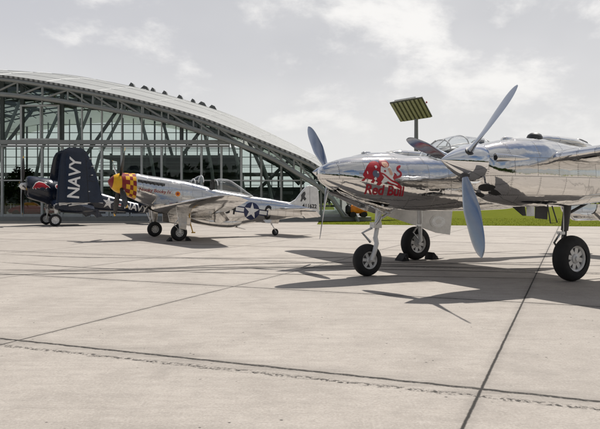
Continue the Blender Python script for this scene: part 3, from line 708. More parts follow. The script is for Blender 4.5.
# ------------------------------------------------------------------ floodlight mast
def mast():
    r = thing('floodlight_mast', 'tall grey floodlight mast with a tilted slatted lamp panel', 'floodlight', (11.75, 60, 0))
    m = MB(); pt = Vector((8.85, 59.9, 11.4))-Vector((11.75, 60, 0))+Vector((2.9, -1.5, .28))*.5+Vector((1.35, 1.75, -1.6)); m.tube([(pt.x, pt.y, 0), (pt.x, pt.y, 5), (pt.x, pt.y, pt.z)], [.26, .23, .19], 16); m.build('pole', M['mastgrey'], r)
    o = Vector((8.85, 59.9, 11.4)); O = o-Vector((11.75, 60, 0))
    u = Vector((2.9, -1.5, 0.28)); v = Vector((1.35, 1.75, -1.60)); u_ = u.normalized(); n = u.cross(v).normalized()
    bk = MB(); bk.plate([(0, 0), (1, 0), (1, 1), (0, 1)], .14, (O-n*0.0, u, v)); bk.build('panel_back', M['olive'], r, False)
    sgn = -1 if n.z > 0 else 1
    for i in range(8):
        s = MB(); c0 = O+u*(i+.2)/8+n*sgn*0.11; s.plate([(0, .02), (.56/8, .02), (.56/8, .98), (0, .98)], .07, (c0, u, v)); s.build('lamp_row', M['lampface'], r, False)
    br = MB(); br.tube([O+u*.1+v*1.0, O+u*.95+v*1.0], .08, 6); br.build('bracket', M['mastgrey'], r)
    br = MB(); br.tube([O+u*.15-n*sgn*.12, O+u*.8-n*sgn*.12], .09, 6); br.build('crossbar', M['silver'], r)
    b = MB(); b.lathe(O+u*1.02+v*.35-n*sgn*.1, (0, 0, 1), [(0, .04), (.03, .08), (.15, .08), (.2, .03)], 12); b.build('warning_beacon', M['red'], r)
    c = MB(); c.tube([(pt.x, pt.y, 6.6), (pt.x+.42, pt.y, 6.75)], .03, 6); c.lathe((pt.x+.42, pt.y, 6.78), (0, 0, 1), [(0, .05), (.04, .17), (.2, .19), (.3, .06)], 12); c.build('camera_dome', M['dgrey'], r)
mast()

# ------------------------------------------------------------------ shared aircraft pieces
def wheel(parent, name, c, rad, w, hub_r, spokes=8, face=1, hubmat='silver', ang=0.0):
    """wheel with its axle along local y; face=+1 shows the hub on the +y side. tyre and hub are sub-parts"""
    root = MB(); root.lathe((c[0], c[1]-w*.46, c[2]), (0, 1, 0), [(0, hub_r*.2), (w*.92, hub_r*.2)], 14)
    R = root.build(name, M['steel'], parent)
    t = MB(); h = w/2; prof = []
    for i in range(17):
        a = PI*i/16; prof.append((-h*cos(a)*1.0, hub_r*1.02+(rad-hub_r*1.02)*(abs(sin(a))**0.62)))
    t.lathe(c, (0, 1, 0), prof, 48, cap=False); 
    tr = t.build('tyre', M['rubber'], R)
    hb = MB()
    for s in (-1, 1):
        y = s*h*0.72
        hb.lathe((c[0], c[1]+y, c[2]), (0, s, 0), [(-.03, hub_r*1.06), (.012, hub_r*1.06), (.02, hub_r*.98), (-.0, hub_r*.86), (-.05, hub_r*.80)], 40, cap=False)
        hb.lathe((c[0], c[1]+y-s*.03, c[2]), (0, s, 0), [(0, hub_r*.40), (.035, hub_r*.36), (.05, hub_r*.20), (.07, hub_r*.17), (.075, 0.001)], 24)
        for k in range(spokes):
            a = 2*PI*k/spokes+ang; ca, sa = cos(a), sin(a); 
            Mx = Matrix(((ca, 0, -sa), (0, 1, 0), (sa, 0, ca)))
            hb.box((c[0]+ca*hub_r*.60, c[1]+y-s*.035, c[2]+sa*hub_r*.60), (hub_r*.62, .04, hub_r*.34), Mx)
    hb.build('hub', M[hubmat], R)
    dk = MB(); dk.lathe((c[0], c[1]-h*.5, c[2]), (0, 1, 0), [(0, hub_r*.97), (h, hub_r*.97)], 32); dk.build('brake_drum', M['dgrey'], R)
    return R
def blade_mesh(hub, ax, ang, R, chord, root_r=0.06, pitch=35, tip='round', r0=0.18, mats=None, tipmat=False, name='propeller_blade', parent=None, sense=1):
    """ang in degrees measured from local +y towards +z, in the disc plane normal to local x"""
    a = math.radians(ang); rad = Vector((0, cos(a), sin(a))); tan = Vector((0, -sin(a), cos(a))); fx = Vector((1, 0, 0))
    mb = MB(); n = 16; rows = []; mi = []
    K = 26
    for i in range(K+1):
        u = i/K; r = r0+(R-r0)*(u if i < K-5 else u)
        v = (r-r0)/(R-r0)
        w = chord*(0.30+0.70*min(1, max(0, v-.02)/.42)**.8) if v < .44 else chord*(1-0.28*((v-.44)/.56)**1.5)
        if v > .72: w *= math.sqrt(max(0.03, 1-((v-.72)/.28)**2.4))
        th = (0.085*(1-v)**2.2+0.012+0.010*(1-v))
        if v < .12: q = v/.12; w = 2*root_r*(1-q)+w*q; th = root_r*2*(1-q)+th*q
        p = sense*math.radians(pitch+34*(1-v)**1.5-8)
        cd_ = tan*cos(p)+fx*sin(p); nd = fx*cos(p)-tan*sin(p)
        rows.append([hub+rad*r+cd_*(w/2*cos(2*PI*j/n))+nd*(th/2*sin(2*PI*j/n)) for j in range(n)])
    mb.grid(rows)
    if tipmat:
        k = 0
        for i in range(K):
            for j in range(n):
                mb.m[k] = 1 if (i+0.5)/K > .93 else 0
                k += 1
        mb.m[-1] = 1
    return mb.build(name, mats, parent)
def flat_door(parent, pts, th, frame, mat, name='gear_door', label=None):
    d = MB(); d.plate(pts, th, frame); o = d.build(name, mat, parent, False)
    bev = o.modifiers.new('edge', 'BEVEL'); bev.width = min(.008, th*.3); bev.segments = 2
    if label: o['label'] = label
    return o

# ------------------------------------------------------------------ twin-boom fighter on the right
def twin_boom():
    P = thing('twin_boom_fighter', 'mirror-polished twin-boom fighter with red bull nose art and three-blade propellers', 'aircraft', (4.273, 14.325, 0), math.radians(206.46))
    CH, CT = M['chrome'], M['chrome_top']
    pod = MB().grid(loft_rows([(4.37, 2.165, 2.135, .02, 2), (4.345, 2.24, 2.05, .10, 2), (4.28, 2.30, 1.97, .17, 2), (4.15, 2.37, 1.885, .25, 2), (3.96, 2.435, 1.79, .33, 2.05), (3.72, 2.50, 1.69, .39, 2.1), (3.43, 2.545, 1.59, .435, 2.15), (2.85, 2.575, 1.475, .475, 2.2), (2.33, 2.58, 1.41, .49, 2.25),
        (1.8, 2.60, 1.38, .50, 2.3), (.6, 2.63, 1.37, .50, 2.3), (-.6, 2.63, 1.40, .48, 2.2), (-1.5, 2.54, 1.52, .40, 2.1), (-2.3, 2.38, 1.72, .26, 2), (-3.0, 2.16, 1.96, .05, 2)], 0, 56, .07)).build('fuselage_pod', CH, P)
    bv = bvh_of(pod)
    # nose art: a charging bull with a seated figure, and the words below
    def Z(x, y): return (x, y)
    sx, sy = 0.00262, 0.00262
    def T(pts): return [((x-262)*0.00268, (220-y)*0.00235) for x, y in pts]
    def smooth(P, k=4):
        out = []; m_ = len(P)
        for i in range(m_):
            p0, p1, p2, p3 = P[i-1], P[i], P[(i+1) % m_], P[(i+2) % m_]
            for j in range(k):
                u = j/k; out.append(tuple(.5*(2*p1[q]+(p2[q]-p0[q])*u+(2*p0[q]-5*p1[q]+4*p2[q]-p3[q])*u*u+(3*p1[q]-p0[q]-3*p2[q]+p3[q])*u**3) for q in (0, 1)))
        return out
    bull = [(66, 246), (92, 222), (80, 196), (103, 150), (128, 110), (165, 76), (203, 64), (236, 78), (252, 104), (246, 140), (236, 168), (252, 200), (262, 236), (240, 262), (222, 280), (196, 274), (206, 250), (186, 238), (168, 262), (146, 256), (158, 236), (130, 230), (108, 226), (88, 250)]
    tail = [(340, 205), (356, 172), (352, 158), (372, 168), (380, 184), (402, 176), (408, 160), (384, 138), (384, 112), (402, 92), (428, 86), (418, 110), (402, 118), (402, 130), (424, 152), (420, 184), (392, 204), (366, 210), (352, 230)]
    legs = [(218, 166), (262, 172), (328, 222), (378, 240), (424, 284), (404, 299), (352, 272), (300, 258), (244, 204)]
    stripe = [(246, 186), (262, 190), (318, 234), (372, 256), (384, 268), (350, 260), (300, 242)]
    torso = [(244, 112), (270, 104), (312, 98), (338, 128), (334, 190), (352, 232), (328, 222), (262, 178), (234, 168)]
    face2 = [(160, 176), (180, 150), (214, 160), (218, 196), (196, 216), (170, 206)]
    parts = []
    for k, (p, mi) in enumerate(((bull, 0), (tail, 0), (torso, 1), (legs, 0), (stripe, 1), (face2, 4), (circle(280, 78, 42), 5), ([(262, 70), (300, 66), (312, 86), (304, 108), (286, 118), (268, 108), (258, 90)], 2), (circle(277, 88, 3.5), 3), (circle(295, 86, 3.5), 3), ([(278, 104), (296, 102), (287, 109)], 0), ([(300, 124), (318, 118), (340, 168), (330, 186), (314, 178)], 2), ([(262, 200), (300, 236), (270, 250), (250, 262), (232, 250)], 1),
            ([(168, 222), (186, 206), (196, 228), (180, 240)], 1), ([(184, 110), (204, 104), (208, 120), (192, 136)], 1), ([(110, 168), (118, 160), (122, 184), (114, 190)], 1), (circle(206, 166, 8), 1), (circle(270, 150, 9), 0))):
        parts.append((shape_mesh(T(smooth(p) if 6 <= len(p) < 19 or p in (bull, tail) else p), .022), mi, 0.0009*(k+1)))
    project(parts, bv, ((3.06, 0, 2.05), (-1, 0, -0.045), (0, 0, 1)), (0, -1, 0), .003, 'nose_art', [M['red'], M['white'], M['skin_tone'], M['black'], M['slate'], M['darkred']], P)
    project([(text_bm('Red Bull', .28, .008, .05, 'CENTER', 0.0, .98), 0, 0)], bv, ((3.015, 0, 1.805), (-1, 0, -0.05), (0, 0, 1)), (0, -1, 0), .003, 'lettering', [M['darkred']], P)
    b = MB(); b.lathe((3.425, 0, 2.07), (1, 0, 0), [(-.006, .0), (.006, .0)], 8)
    # canopy
    cs = [(1.72, 2.62, 2.5, .14, 2), (1.5, 2.80, 2.5, .28, 2.1), (1.15, 3.01, 2.5, .36, 2.2), (.75, 3.10, 2.5, .39, 2.2), (.2, 3.08, 2.5, .39, 2.2), (-.4, 2.92, 2.5, .34, 2.1), (-1.0, 2.66, 2.5, .2, 2)]
    MB().grid(loft_rows(cs, 0, 32, .06)).build('canopy_glass', M['canopy'], P)
    fr = MB()
    def hoop(x, r=.017, k=1.0):
        zt, zb, hw, ex = lerp_table(sorted(cs), x); c = (zt+zb)/2; hh = (zt-zb)/2; pts = []
        for j in range(17):
            a = PI*j/16; pts.append((x, hw*1.01*math.copysign(abs(cos(a))**(2/ex), cos(a)), c+hh*1.01*abs(sin(a))**(2/ex)))
        fr.tube(pts, r, 6)
    for x in (1.22, .72, .05, -.35): hoop(x)
    def rail(yf, r=.016):
        pts = []
        for i in range(24):
            x = 1.68-2.6*i/23; zt, zb, hw, ex = lerp_table(sorted(cs), x); c = (zt+zb)/2; hh = (zt-zb)/2
            pts.append((x, yf*hw, c+hh*1.01*max(0, 1-abs(yf)**ex)**(1/ex)))
        fr.tube(pts, r, 6)
    for yf in (-.97, .97): rail(yf)
    for yy in (-.16, .16): fr.tube([(1.62, yy*1.3, 2.70), (1.22, yy, 2.985)], .014, 6)
    fr.build('canopy_frame', M['silver'], P)
    s = MB(); s.box((.05, 0, 2.68), (.10, .40, .5)); s.box((0.05, 0, 2.95), (.09, .22, .16)); s.build('seat', M['leather'], P, False)
    s = MB(); s.grid(loft_rows([(1.45, 2.70, 2.55, .2, 2.5), (1.0, 2.84, 2.55, .3, 2.5), (.95, 2.84, 2.55, .3, 2.5)], 0, 20, .1)).build('instrument_panel', M['dgrey'], P)
    # wings, carried through from the pod to the tip
    for sd in (1, -1):
        st = [(sd*y, 1.24-.085*y-(0.012*max(0, y-3)**1.6), c, 2.10+.0993*min(y, 4.2)+.04*max(0, y-4.2), t, 2) for y, c, t in ((.25, 3.0, .155), (2.44, 2.72, .15), (2.9, 2.5, .145), (5.2, 1.82, .13), (7.4, 1.2, .115))]
        st = sorted(st, key=lambda q: abs(q[0]))
        st2 = []
        for i in range(len(st)-1):
            for j in range(5):
                u = j/5; st2.append(tuple(st[i][q]*(1-u)+st[i+1][q]*u for q in range(6)))
        st2.append(st[-1]); st2 = round_tip(st2, sd, 6, .5)
        MB().grid(wing_rows(st2, 18)).build('wing', CT, P)
        if sd > 0:
            l = MB(); l.lathe((0.78, 7.3, 2.80), (1, 0, 0), [(0, .05), (.06, .04), (.09, .001)], 12); l.build('landing_light', M['canopy'], P)
    for sd in (1, -1):
        yc = sd*2.44; dz = 0.0 if sd > 0 else .09
        bs = [(2.43, 2.60, 1.91, .345, 2), (2.41, 2.61, 1.82, .365, 2.1), (2.36, 2.62, 1.74, .385, 2.1), (2.25, 2.645+dz*.3, 1.655, .41, 2.15), (2.0, 2.70+dz*.8, 1.56, .465, 2.2), (1.5, 2.775+dz, 1.485, .50, 2.25), (1.0, 2.80+dz, 1.475, .52, 2.25), (.2, 2.745+dz, 1.48, .50, 2.2), (-.6, 2.665+dz, 1.54-abs(dz), .46, 2.15),
              (-1.4, 2.60, 1.62, .40, 2.1), (-2.6, 2.54, 1.80, .34, 2), (-4.5, 2.48, 2.02, .26, 2), (-6.2, 2.44, 2.14, .17, 2), (-7.0, 2.40, 2.24, .06, 2)]
        boom = MB().grid(loft_rows(bs, yc, 52, .08)).build('engine_boom', CH, P)
        # chin intakes: lip and dark mouths
        bvb = bvh_of(boom)
        for oy, w_, h_, zc in ((-.20, .135, .075, 1.80), (.20, .135, .075, 1.80), (0, .10, .05, 1.66)):
            project([(shape_mesh([(w_*1.16*cos(2*PI*i/24), h_*1.2*sin(2*PI*i/24)) for i in range(24)], .05), 1, 0), (shape_mesh([(w_*cos(2*PI*i/24), h_*sin(2*PI*i/24)) for i in range(24)], .05), 0, .003)], bvb, ((2.5, yc+oy, zc), (0, 1, 0), (0, 0, 1)), (-1, 0, .22), .003, 'chin_intake', [M['dark'], M['chrome']], boom)
        for ss in (1, -1):
            project([(shape_mesh([(-.02, .08), (.05, .085), (.17, .03), (.27, -.035), (.20, -.055), (.08, -.02)], .05), 0, 0)], bvb, ((2.36, yc, 1.74), (-1, 0, 0), (0, 0, 1)), (0, -ss, 0), .004, 'side_intake', [M['dark']], boom)
        # exhaust shrouds along both sides of the cowling
        for ss in (1, -1):
            e = MB(); r = []
            for i in range(9):
                u = i/8; x = 2.30-.72*u; q = math.sin(PI*min(1, .18+u*.82))**.6
                w = .075*(1-u)**.7+.012; zt, zb, hw, ex = lerp_table(sorted(bs), x); zc2 = 2.36; 
                hy = hw*(max(0, 1-abs((zc2-(zt+zb)/2)/((zt-zb)/2))**ex))**(1/ex)
                r.append([(x, yc+ss*(hy+w*.55*cos(2*PI*j/14)), zc2+w*.95*sin(2*PI*j/14)) for j in range(14)])
            e.grid(r); e.build('exhaust_shroud', CH, boom)
            e = MB(); zt, zb, hw, ex = lerp_table(sorted(bs), 2.30); hy = hw*(max(0, 1-abs((2.36-(zt+zb)/2)/((zt-zb)/2))**ex))**(1/ex)
            e.lathe((2.295, yc+ss*(hy+.012), 2.36), (1, 0, 0), [(0, .045), (.011, .045)], 18); e.build('shroud_mouth', M['dark'], boom)
        # turbocharger on top and its scoop
        k_ = 1 if sd > 0 else .5; t = MB(); zt = lerp_table(sorted(bs), .95)[0]; t.lathe((.93, yc, zt-.08), (0, 0, 1), [(0, .15), (.10*k_, .15), (.15*k_, .125), (.185*k_, .07), (.19*k_, .001)], 28); t.build('turbocharger', M['dgrey'], boom)
        t = MB(); t.grid(loft_rows([(.86, zt+.05, zt-.1, .12, 2), (.6, zt+.075, zt-.1, .16, 2), (0, zt+.06, zt-.12, .18, 2), (-.5, zt-.02, zt-.25, .12, 2), (-.85, zt-.13, zt-.3, .03, 2)], yc, 24, .06)); t.build('turbo_fairing', CH, boom)
        t = MB(); t.grid(loft_rows([(-.18, zt+.03, zt-.06, .07, 2.4), (-.25, zt+.055, zt-.06, .085, 2.4), (-.5, zt+.01, zt-.15, .07, 2.2)], yc, 16, .05)); t.build('air_scoop', M['dgrey'], boom)
        t = MB(); t.grid(loft_rows([(1.78, zt-.03, zt-.10, .03, 2), (1.70, zt+.0, zt-.1, .05, 2), (1.55, zt+.0, zt-.1, .045, 2), (1.45, zt-.03, zt-.1, .02, 2)], yc, 14, .03)); t.build('vent_blister', CH, boom)
        # radiators on the boom flanks
        for ss in (1, -1):
            t = MB(); t.grid(loft_rows([(-2.0, 2.30, 1.98, .05, 2.6), (-2.2, 2.40, 1.88, .22, 2.6), (-2.9, 2.40, 1.88, .24, 2.6), (-3.5, 2.28, 2.0, .08, 2.4)], yc+ss*.30, 24, .1)); t.build('radiator', CH, boom)
        # fin and rudder
        f = MB(); f.plate([(-5.75, 2.45), (-6.15, 3.05), (-6.6, 3.28), (-7.0, 3.2), (-7.3, 2.8), (-7.35, 2.2), (-7.15, 1.72), (-6.8, 1.5), (-6.4, 1.62), (-6.1, 1.95)], .10, ((0, yc, 0), (1, 0, 0), (0, 0, 1))); o = f.build('tail_fin', M['alu'], boom, False)
        bv2 = o.modifiers.new('edge', 'BEVEL'); bv2.width = .03; bv2.segments = 3
        # spinner and propeller
        hub = Vector((2.735, yc, 2.287)); sp = MB(); prof = []
        for i in range(25):
            u = i/24; prof.append((-.83*u, .352*(1-(1-u)**1.75)))
        sp.lathe((3.222, yc, 2.318), (1, 0, .035), prof, 48); spn = sp.build('spinner', M['mirror'], P)
        for t_, r_ in ((-.815, .352), (-.36, .255)):
            sm_ = MB(); sm_.lathe((3.222, yc, 2.318), (1, 0, .035), [(t_-.004, r_*(1 if t_ < -.5 else 1.0)), (t_, r_+.003), (t_+.004, r_)], 40, cap=False)
            if t_ < -.5: sm_.build('spinner_seam', M['dgrey'], spn)
        ba = 41.55 if sd > 0 else 131.5
        for k in range(3):
            a = ba+120*k
            if sd > 0 and k == 2: a += 5
            if sd < 0: a += (0, 1.5, -7)[k]
            blade_mesh(hub, None, a, 1.746, .30, .062, 29, r0=.20, mats=[M['blade']], parent=P, sense=-sd)
            q = math.radians(a); cu = MB(); cu.lathe(hub+Vector((0, cos(q), sin(q)))*.19, (0, cos(q), sin(q)), [(0, .085), (.095, .085), (.10, .07)], 20); cu.build('blade_cuff', M['dgrey'], spn)
        # main gear
        yw = sd*2.515
        wheel(P, 'main_wheel', (0, yw, .455), .455, .30, .255, 8, 1, 'silver', .2)
        s_ = MB(); yi = yw-sd*.21
        s_.tube([(-.04, yi+sd*.10, 1.60), (-.02, yi+sd*.03, 1.0)], [.075, .07], 16); s_.tube([(-.02, yi+sd*.03, 1.02), (0, yi, .50)], .05, 14); s_.tube([(0, yi, .455), (0, yw, .455)], .045, 12)
        s_.tube([(-.02, yi+sd*.03, 1.30), (-.62, yc, 1.58)], .03, 10); st_ = s_.build('main_strut', M['dgrey'] if sd > 0 else M['silver'], P)  # near strut coloured dark to stand for the shade under the nacelle
        k = MB(); k.tube([(.06, yi, .95), (.24, yi, .76), (.05, yi, .55)], .022, 8); k.box((.05, yi, .95), (.08, .14, .06)); k.tube([(.03, yi+sd*.05, 1.5), (.05, yi+sd*.07, 1.05), (.03, yi, .55)], .012, 6); k.build('torque_link', M['steel'], st_)
        # doors
        if sd > 0:
            for oy, sg in ((-.30, -1), (.32, 1)):
                rows = []
                for i in range(15):
                    x = -.28-1.5*i/14; a_ = [PI*(.0+.5*j/8) for j in range(9)]; hgt = .34*min(1, .55+i/5)
                    o_ = [(x, yc+oy+sg*(.13*cos(t)), 1.52-hgt*sin(t)) for t in a_]; rows.append(o_+[(x, q[1]-sg*.02, q[2]+.012) for q in o_[::-1]])
                MB().grid(rows).build('gear_door', CH, P)
            flat_door(P, [(.62, 1.49), (.63, 1.25), (.30, 1.22), (.28, 1.49)], .03, ((0, yc-.26, 0), (1, 0, 0), (0, 0, 1)), M['dgrey'], label='dark grey box door ahead of the near wheel')
            flat_door(P, [(1.22, 1.49), (.92, 1.30), (.84, 1.30), (.88, 1.49)], .03, ((0, yc-.30, 0), (1, 0, 0), (0, 0, 1)), M['dgrey'])
            st = MB(); st.tube([(.92, yc+.3, 1.52), (.84, yc+.3, 1.17), (.66, yc+.3, 1.18), (.80, yc+.3, 1.50)], .013, 6); st.build('boarding_step', M['dgrey'], P)
            st = MB(); st.box((.93, yc-.1, 1.40), (.09, .12, .2)); st.build('step_bracket', M['steel'], P, False)
        else:
            oy = -.38
            d = flat_door(P, [(1.05, 1.42), (.98, 1.27), (-.2, .93), (-.95, .70), (-1.45, .63), (-1.56, 1.50)], .035, ((0, yc+oy, 0), (1, 0, 0), (0, 0, 1)), M['silver'])
            for k_, nm, mt, e_ in ((1, 'door_pressing', 'silver', .05), (.8, 'door_recess', 'steel', .056), (.35, 'door_pressing', 'silver', .062)):
                q = MB(); q.plate([(-1.02+.30*k_*cos(2*PI*i/28), 1.02+.20*k_*sin(2*PI*i/28)) for i in range(28)], e_, ((0, yc+oy, 0), (1, 0, 0), (0, 0, 1))); q.build(nm, M[mt], d)
    # tailplane
    MB().grid(wing_rows([(y, -5.9, 1.15, 2.36, .10, 0) for y in (-3.2, -2.4, -1, 0, 1, 2.4, 3.2)], 12)).build('tailplane', CT, P)
    # nose gear
    xw = 3.177
    wheel(P, 'nose_wheel', (xw, 0, .343), .343, .23, .185, 6, 1, 'silver', .1)
    s = MB(); s.tube([(2.86, .0, 1.62), (2.93, .02, 1.05)], [.075, .07], 16); s.tube([(2.93, .02, 1.07), (3.02, .07, .80)], .048, 14)
    s.tube([(3.02, .07, .82), (3.05, .17, .70), (3.12, .175, .50), (xw, .17, .343)], [.055, .05, .05, .045], 14); s.tube([(xw, .17, .343), (xw, 0, .343)], .035, 10)
    ns = s.build('nose_strut', M['silver'], P)
    s = MB(); s.tube([(2.93, .03, 1.18), (2.40, .03, 1.46)], .03, 10); s.build('drag_brace', M['silver'], ns)
    s = MB(); s.tube([(2.86, .14, 1.58), (2.98, .14, 1.20), (3.06, .05, 1.05)], .035, 10); s.tube([(3.06, .0, 1.02), (3.30, 0, .92), (3.12, .04, .72)], .028, 8); s.box((2.98, .03, 1.08), (.2, .16, .12)); s.build('torque_link', M['steel'], ns)
    for oy in (.24, -.24):     # long nose doors opened downwards and outwards
        sg = 1 if oy > 0 else -1
        flat_door(P, [(4.05, 0), (3.95, -.06), (3.1, -.15), (2.78, -.14), (2.72, 0)], .02, ((0, oy, 0), (1, 0, 0.0), (0.0, sg*.55, .83)) if False else ((0, oy*.85, .60), (1, 0, .30), (0, -sg*.5, .86)), CH, 'nose_gear_door')
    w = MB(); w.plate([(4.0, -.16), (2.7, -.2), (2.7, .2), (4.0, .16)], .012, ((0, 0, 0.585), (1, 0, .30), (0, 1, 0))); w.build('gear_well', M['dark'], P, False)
twin_boom()

# ------------------------------------------------------------------ checkered-nose fighter in the middle
def checker_fighter():
    P = thing('checkered_fighter', 'silver single-engine fighter with yellow and dark red checkered nose and open canopy', 'aircraft', (-5.781, 26.215, 0), 3.645)
    A, AT = M['alu'], M['alu_top']
    secs = [(2.0, 2.80, 1.92, .42, 2), (1.5, 2.79, 1.74, .44, 2.05), (1.33, 2.785, 1.66, .445, 2.1), (.7, 2.70, 1.42, .45, 2.15), (.05, 2.62, 1.24, .455, 2.2), (-.85, 2.49, 1.02, .46, 2.2), (-1.53, 2.34, .83, .46, 2.2), (-2.24, 2.16, .62, .45, 2.2), (-2.8, 2.06, .45, .43, 2.2), (-3.4, 1.97, .50, .40, 2.1), (-4.0, 1.86, .60, .36, 2), (-5.0, 1.73, .70, .28, 2), (-6.05, 1.53, .82, .19, 2), (-7.0, 1.36, .92, .10, 2), (-7.55, 1.22, 1.0, .03, 2)]
    fus = MB().grid(loft_rows(secs, 0, 44, .1, x1=1.36)).build('fuselage', A, P); bv = bvh_of(fus)
    # spinner and cowl ring
    sp = MB(); prof = [(-.53*(i/20), .415*(math.sin(PI/2*(i/20)**.85))**.85) for i in range(21)]
    sp.lathe((2.45, 0, 2.44), (1, 0, .15), prof, 40)
    k = 0
    for i in range(20):
        for j in range(40): sp.m[k] = 1 if i >= 7 else 0; k += 1
    sp.build('spinner', [M['maroon'], M['yellow']], P)
    cw = MB(); rows = loft_rows(secs, 0, 32, .05, x0=1.36, x1=1.95); cw.grid(rows); k = 0; nr = len(rows)
    for i in range(nr-1):
        x = (rows[i][0][0]+rows[i+1][0][0])/2
        for j in range(32):
            cw.m[k] = 0 if x > 1.80 else ((j//2+(0 if x < 1.505 else (1 if x < 1.655 else 0))) % 2); k += 1
    cw.build('checkered_cowling', [M['maroon'], M['yellow']], P)
    hub = Vector((1.97, 0, 2.37))
    for kk in range(4): blade_mesh(hub, None, 54+90*kk, 1.72, .30, .06, 30, r0=.30, mats=[M['black'], M['yellow']], tipmat=True, parent=P, sense=-1)
    ex = MB()
    for i in range(6): ex.tube([(1.18-.17*i, .39, 2.44-.025*i), (1.10-.17*i, .47, 2.42-.025*i)], .038, 8)
    ex.box((.74, .41, 2.39), (1.15, .05, .10), Matrix.Rotation(math.radians(-8), 3, 'Y')); ex.build('exhaust_stacks', M['dgrey'], P)
    project([(text_bm('Nooky Booky IV', .20, .003, .06, 'CENTER', .25), 0, 0)], bv, ((.60, 0, 2.05), (-1, 0, -.10), (.1, 0, 1)), (0, -1, 0), .004, 'lettering', [M['maroon']], P)
    project([(shape_mesh(circle(0, 0, .11, 12), .08), 0, 0), (shape_mesh(star5(0, 0, .09), .08), 1, .002)], bv, ((-.38, 0, 1.93), (-1, 0, 0), (0, 0, 1)), (0, -1, 0), .004, 'small_emblem', [M['orange'], M['maroon']], P)
    # windscreen, bubble slid back, cockpit
    ws = [(-1.00, 2.46, 2.3, .12, 2), (-1.25, 2.62, 2.2, .27, 2.1), (-1.55, 2.76, 2.15, .33, 2.2), (-1.60, 2.76, 2.15, .33, 2.2)]
    MB().grid(loft_rows(ws, 0, 24, .06)).build('windscreen', M['canopy'], P)
    cb = [(-2.22, 2.58, 2.05, .34, 2.1), (-2.45, 2.64, 2.03, .36, 2.1), (-2.8, 2.62, 2.0, .36, 2.1), (-3.3, 2.38, 1.9, .31, 2), (-3.8, 2.05, 1.8, .2, 2), (-4.1, 1.88, 1.78, .06, 2)]
    cn = MB().grid(loft_rows(cb, 0, 28, .08)).build('sliding_canopy', M['canopy'], P)
    f = MB()
    for x, tb in ((-1.58, ws), (-1.22, ws), (-2.24, cb)):
        zt, zb, hw, e_ = lerp_table(sorted(tb), x); c = (zt+zb)/2; hh = (zt-zb)/2
        f.tube([(x, hw*1.01*cos(PI*j/14), c+hh*1.01*sin(PI*j/14)) for j in range(15)], .022, 6)
    for s in (-1, 1): f.tube([(-2.24, s*.36, 2.12), (-3.3, s*.33, 1.98), (-4.05, s*.1, 1.84)], .025, 6)
    f.build('canopy_frame', M['silver'], P)
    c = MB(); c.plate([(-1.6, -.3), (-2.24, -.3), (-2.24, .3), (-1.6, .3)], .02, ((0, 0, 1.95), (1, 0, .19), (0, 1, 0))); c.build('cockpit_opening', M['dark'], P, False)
    c = MB(); c.box((-2.12, 0, 2.22), (.1, .36, .55)); c.box((-2.12, 0, 2.48), (.1, .2, .2)); c.build('seat', M['leather'], P, False)
    # wings, flaps lowered, doors
    for s in (1, -1):
        st = [(s*.25, .72, 2.95, 1.36, .15, 8.5), (s*.9, .48, 2.65, 1.42, .15, 8.5), (s*3.2, .12, 1.95, 1.60, .135, 8), (s*5.25, -.20, 1.32, 1.78, .12, 7.5)]
        s2 = []
        for i in range(len(st)-1):
            for j in range(5): u = j/5; s2.append(tuple(st[i][q]*(1-u)+st[i+1][q]*u for q in range(6)))
        s2.append(st[-1]); MB().grid(wing_rows(round_tip(s2, s, 6, .42), 16)).build('wing', AT, P)
        flat_door(P, [(.7*s, 0), (3.1*s, 0), (3.1*s, -.42), (.7*s, -.55)], .05, ((-1.78, 0, 1.02), (.11*s, 1, .055*s), (.62, 0, .78)), AT, 'flap')
        # gear
        yw = s*1.805
        wheel(P, 'main_wheel', (0, yw, .343), .343, .22, .17, 9, s, 'silver', .3)
        g_ = MB(); yi = yw+s*.15; g_.tube([(.10, yi+s*.02, 1.36), (.03, yi, .80)], .065, 14); g_.tube([(.03, yi, .82), (0, yi, .343)], .042, 12); g_.tube([(0, yi, .343), (0, yw, .343)], .035, 10); gs = g_.build('main_strut', M['silver'], P)
        q = MB(); q.tube([(.09, yi, .86), (.24, yi, .66), (.06, yi, .46)], .02, 8); q.build('torque_link', M['steel'], gs)
        flat_door(P, [(-.22, .05), (.26, .05), (.20, -.35), (.15, -.84), (-.13, -.92), (-.20, -.4)], .03, ((-.04, yi+s*.15, 1.36), (1, 0, 0), (0.0, s*-.12, .99)), A)
        if s > 0: pass
        flat_door(P, [(.15, 0), (-.9, 0), (-.8, -.52), (.1, -.45)], .03, ((-.1, s*.38, 1.14), (1, 0, .12), (0, s*-.3, .95)), A, 'inner_gear_door')
        # tailplane with drooped elevator
        st = [(s*.08, -5.32, 1.2, 1.28, .10, 6), (s*1.75, -5.55, .85, 1.30, .09, 6)]
        MB().grid(wing_rows(round_tip(st, s, 5, .25), 12)).build('tailplane', AT, P)
        flat_door(P, [(.12*s, 0), (1.9*s, 0), (1.8*s, -.42), (.12*s, -.62)], .05, ((-6.42, 0, 1.16), (.02*s, 1, 0), (.72, 0, .56)), AT, 'elevator')
    w = MB(); w.grid(loft_rows([(-.9, 1.0, .80, .20, 2.4), (-1.2, 1.0, .66, .32, 2.6), (-2.2, .9, .46, .36, 2.6), (-2.9, .9, .40, .34, 2.4), (-3.3, .9, .46, .30, 2.2), (-3.7, .9, .62, .2, 2)], 0, 28, .1)); w.build('belly_scoop', A, P)
    flat_door(P, [(-3.25, 0), (-3.65, -.12), (-3.6, -.14), (-3.2, -.04)], .5, ((0, 0, .46), (1, 0, 0), (0, 0, 1)), A, 'scoop_flap')
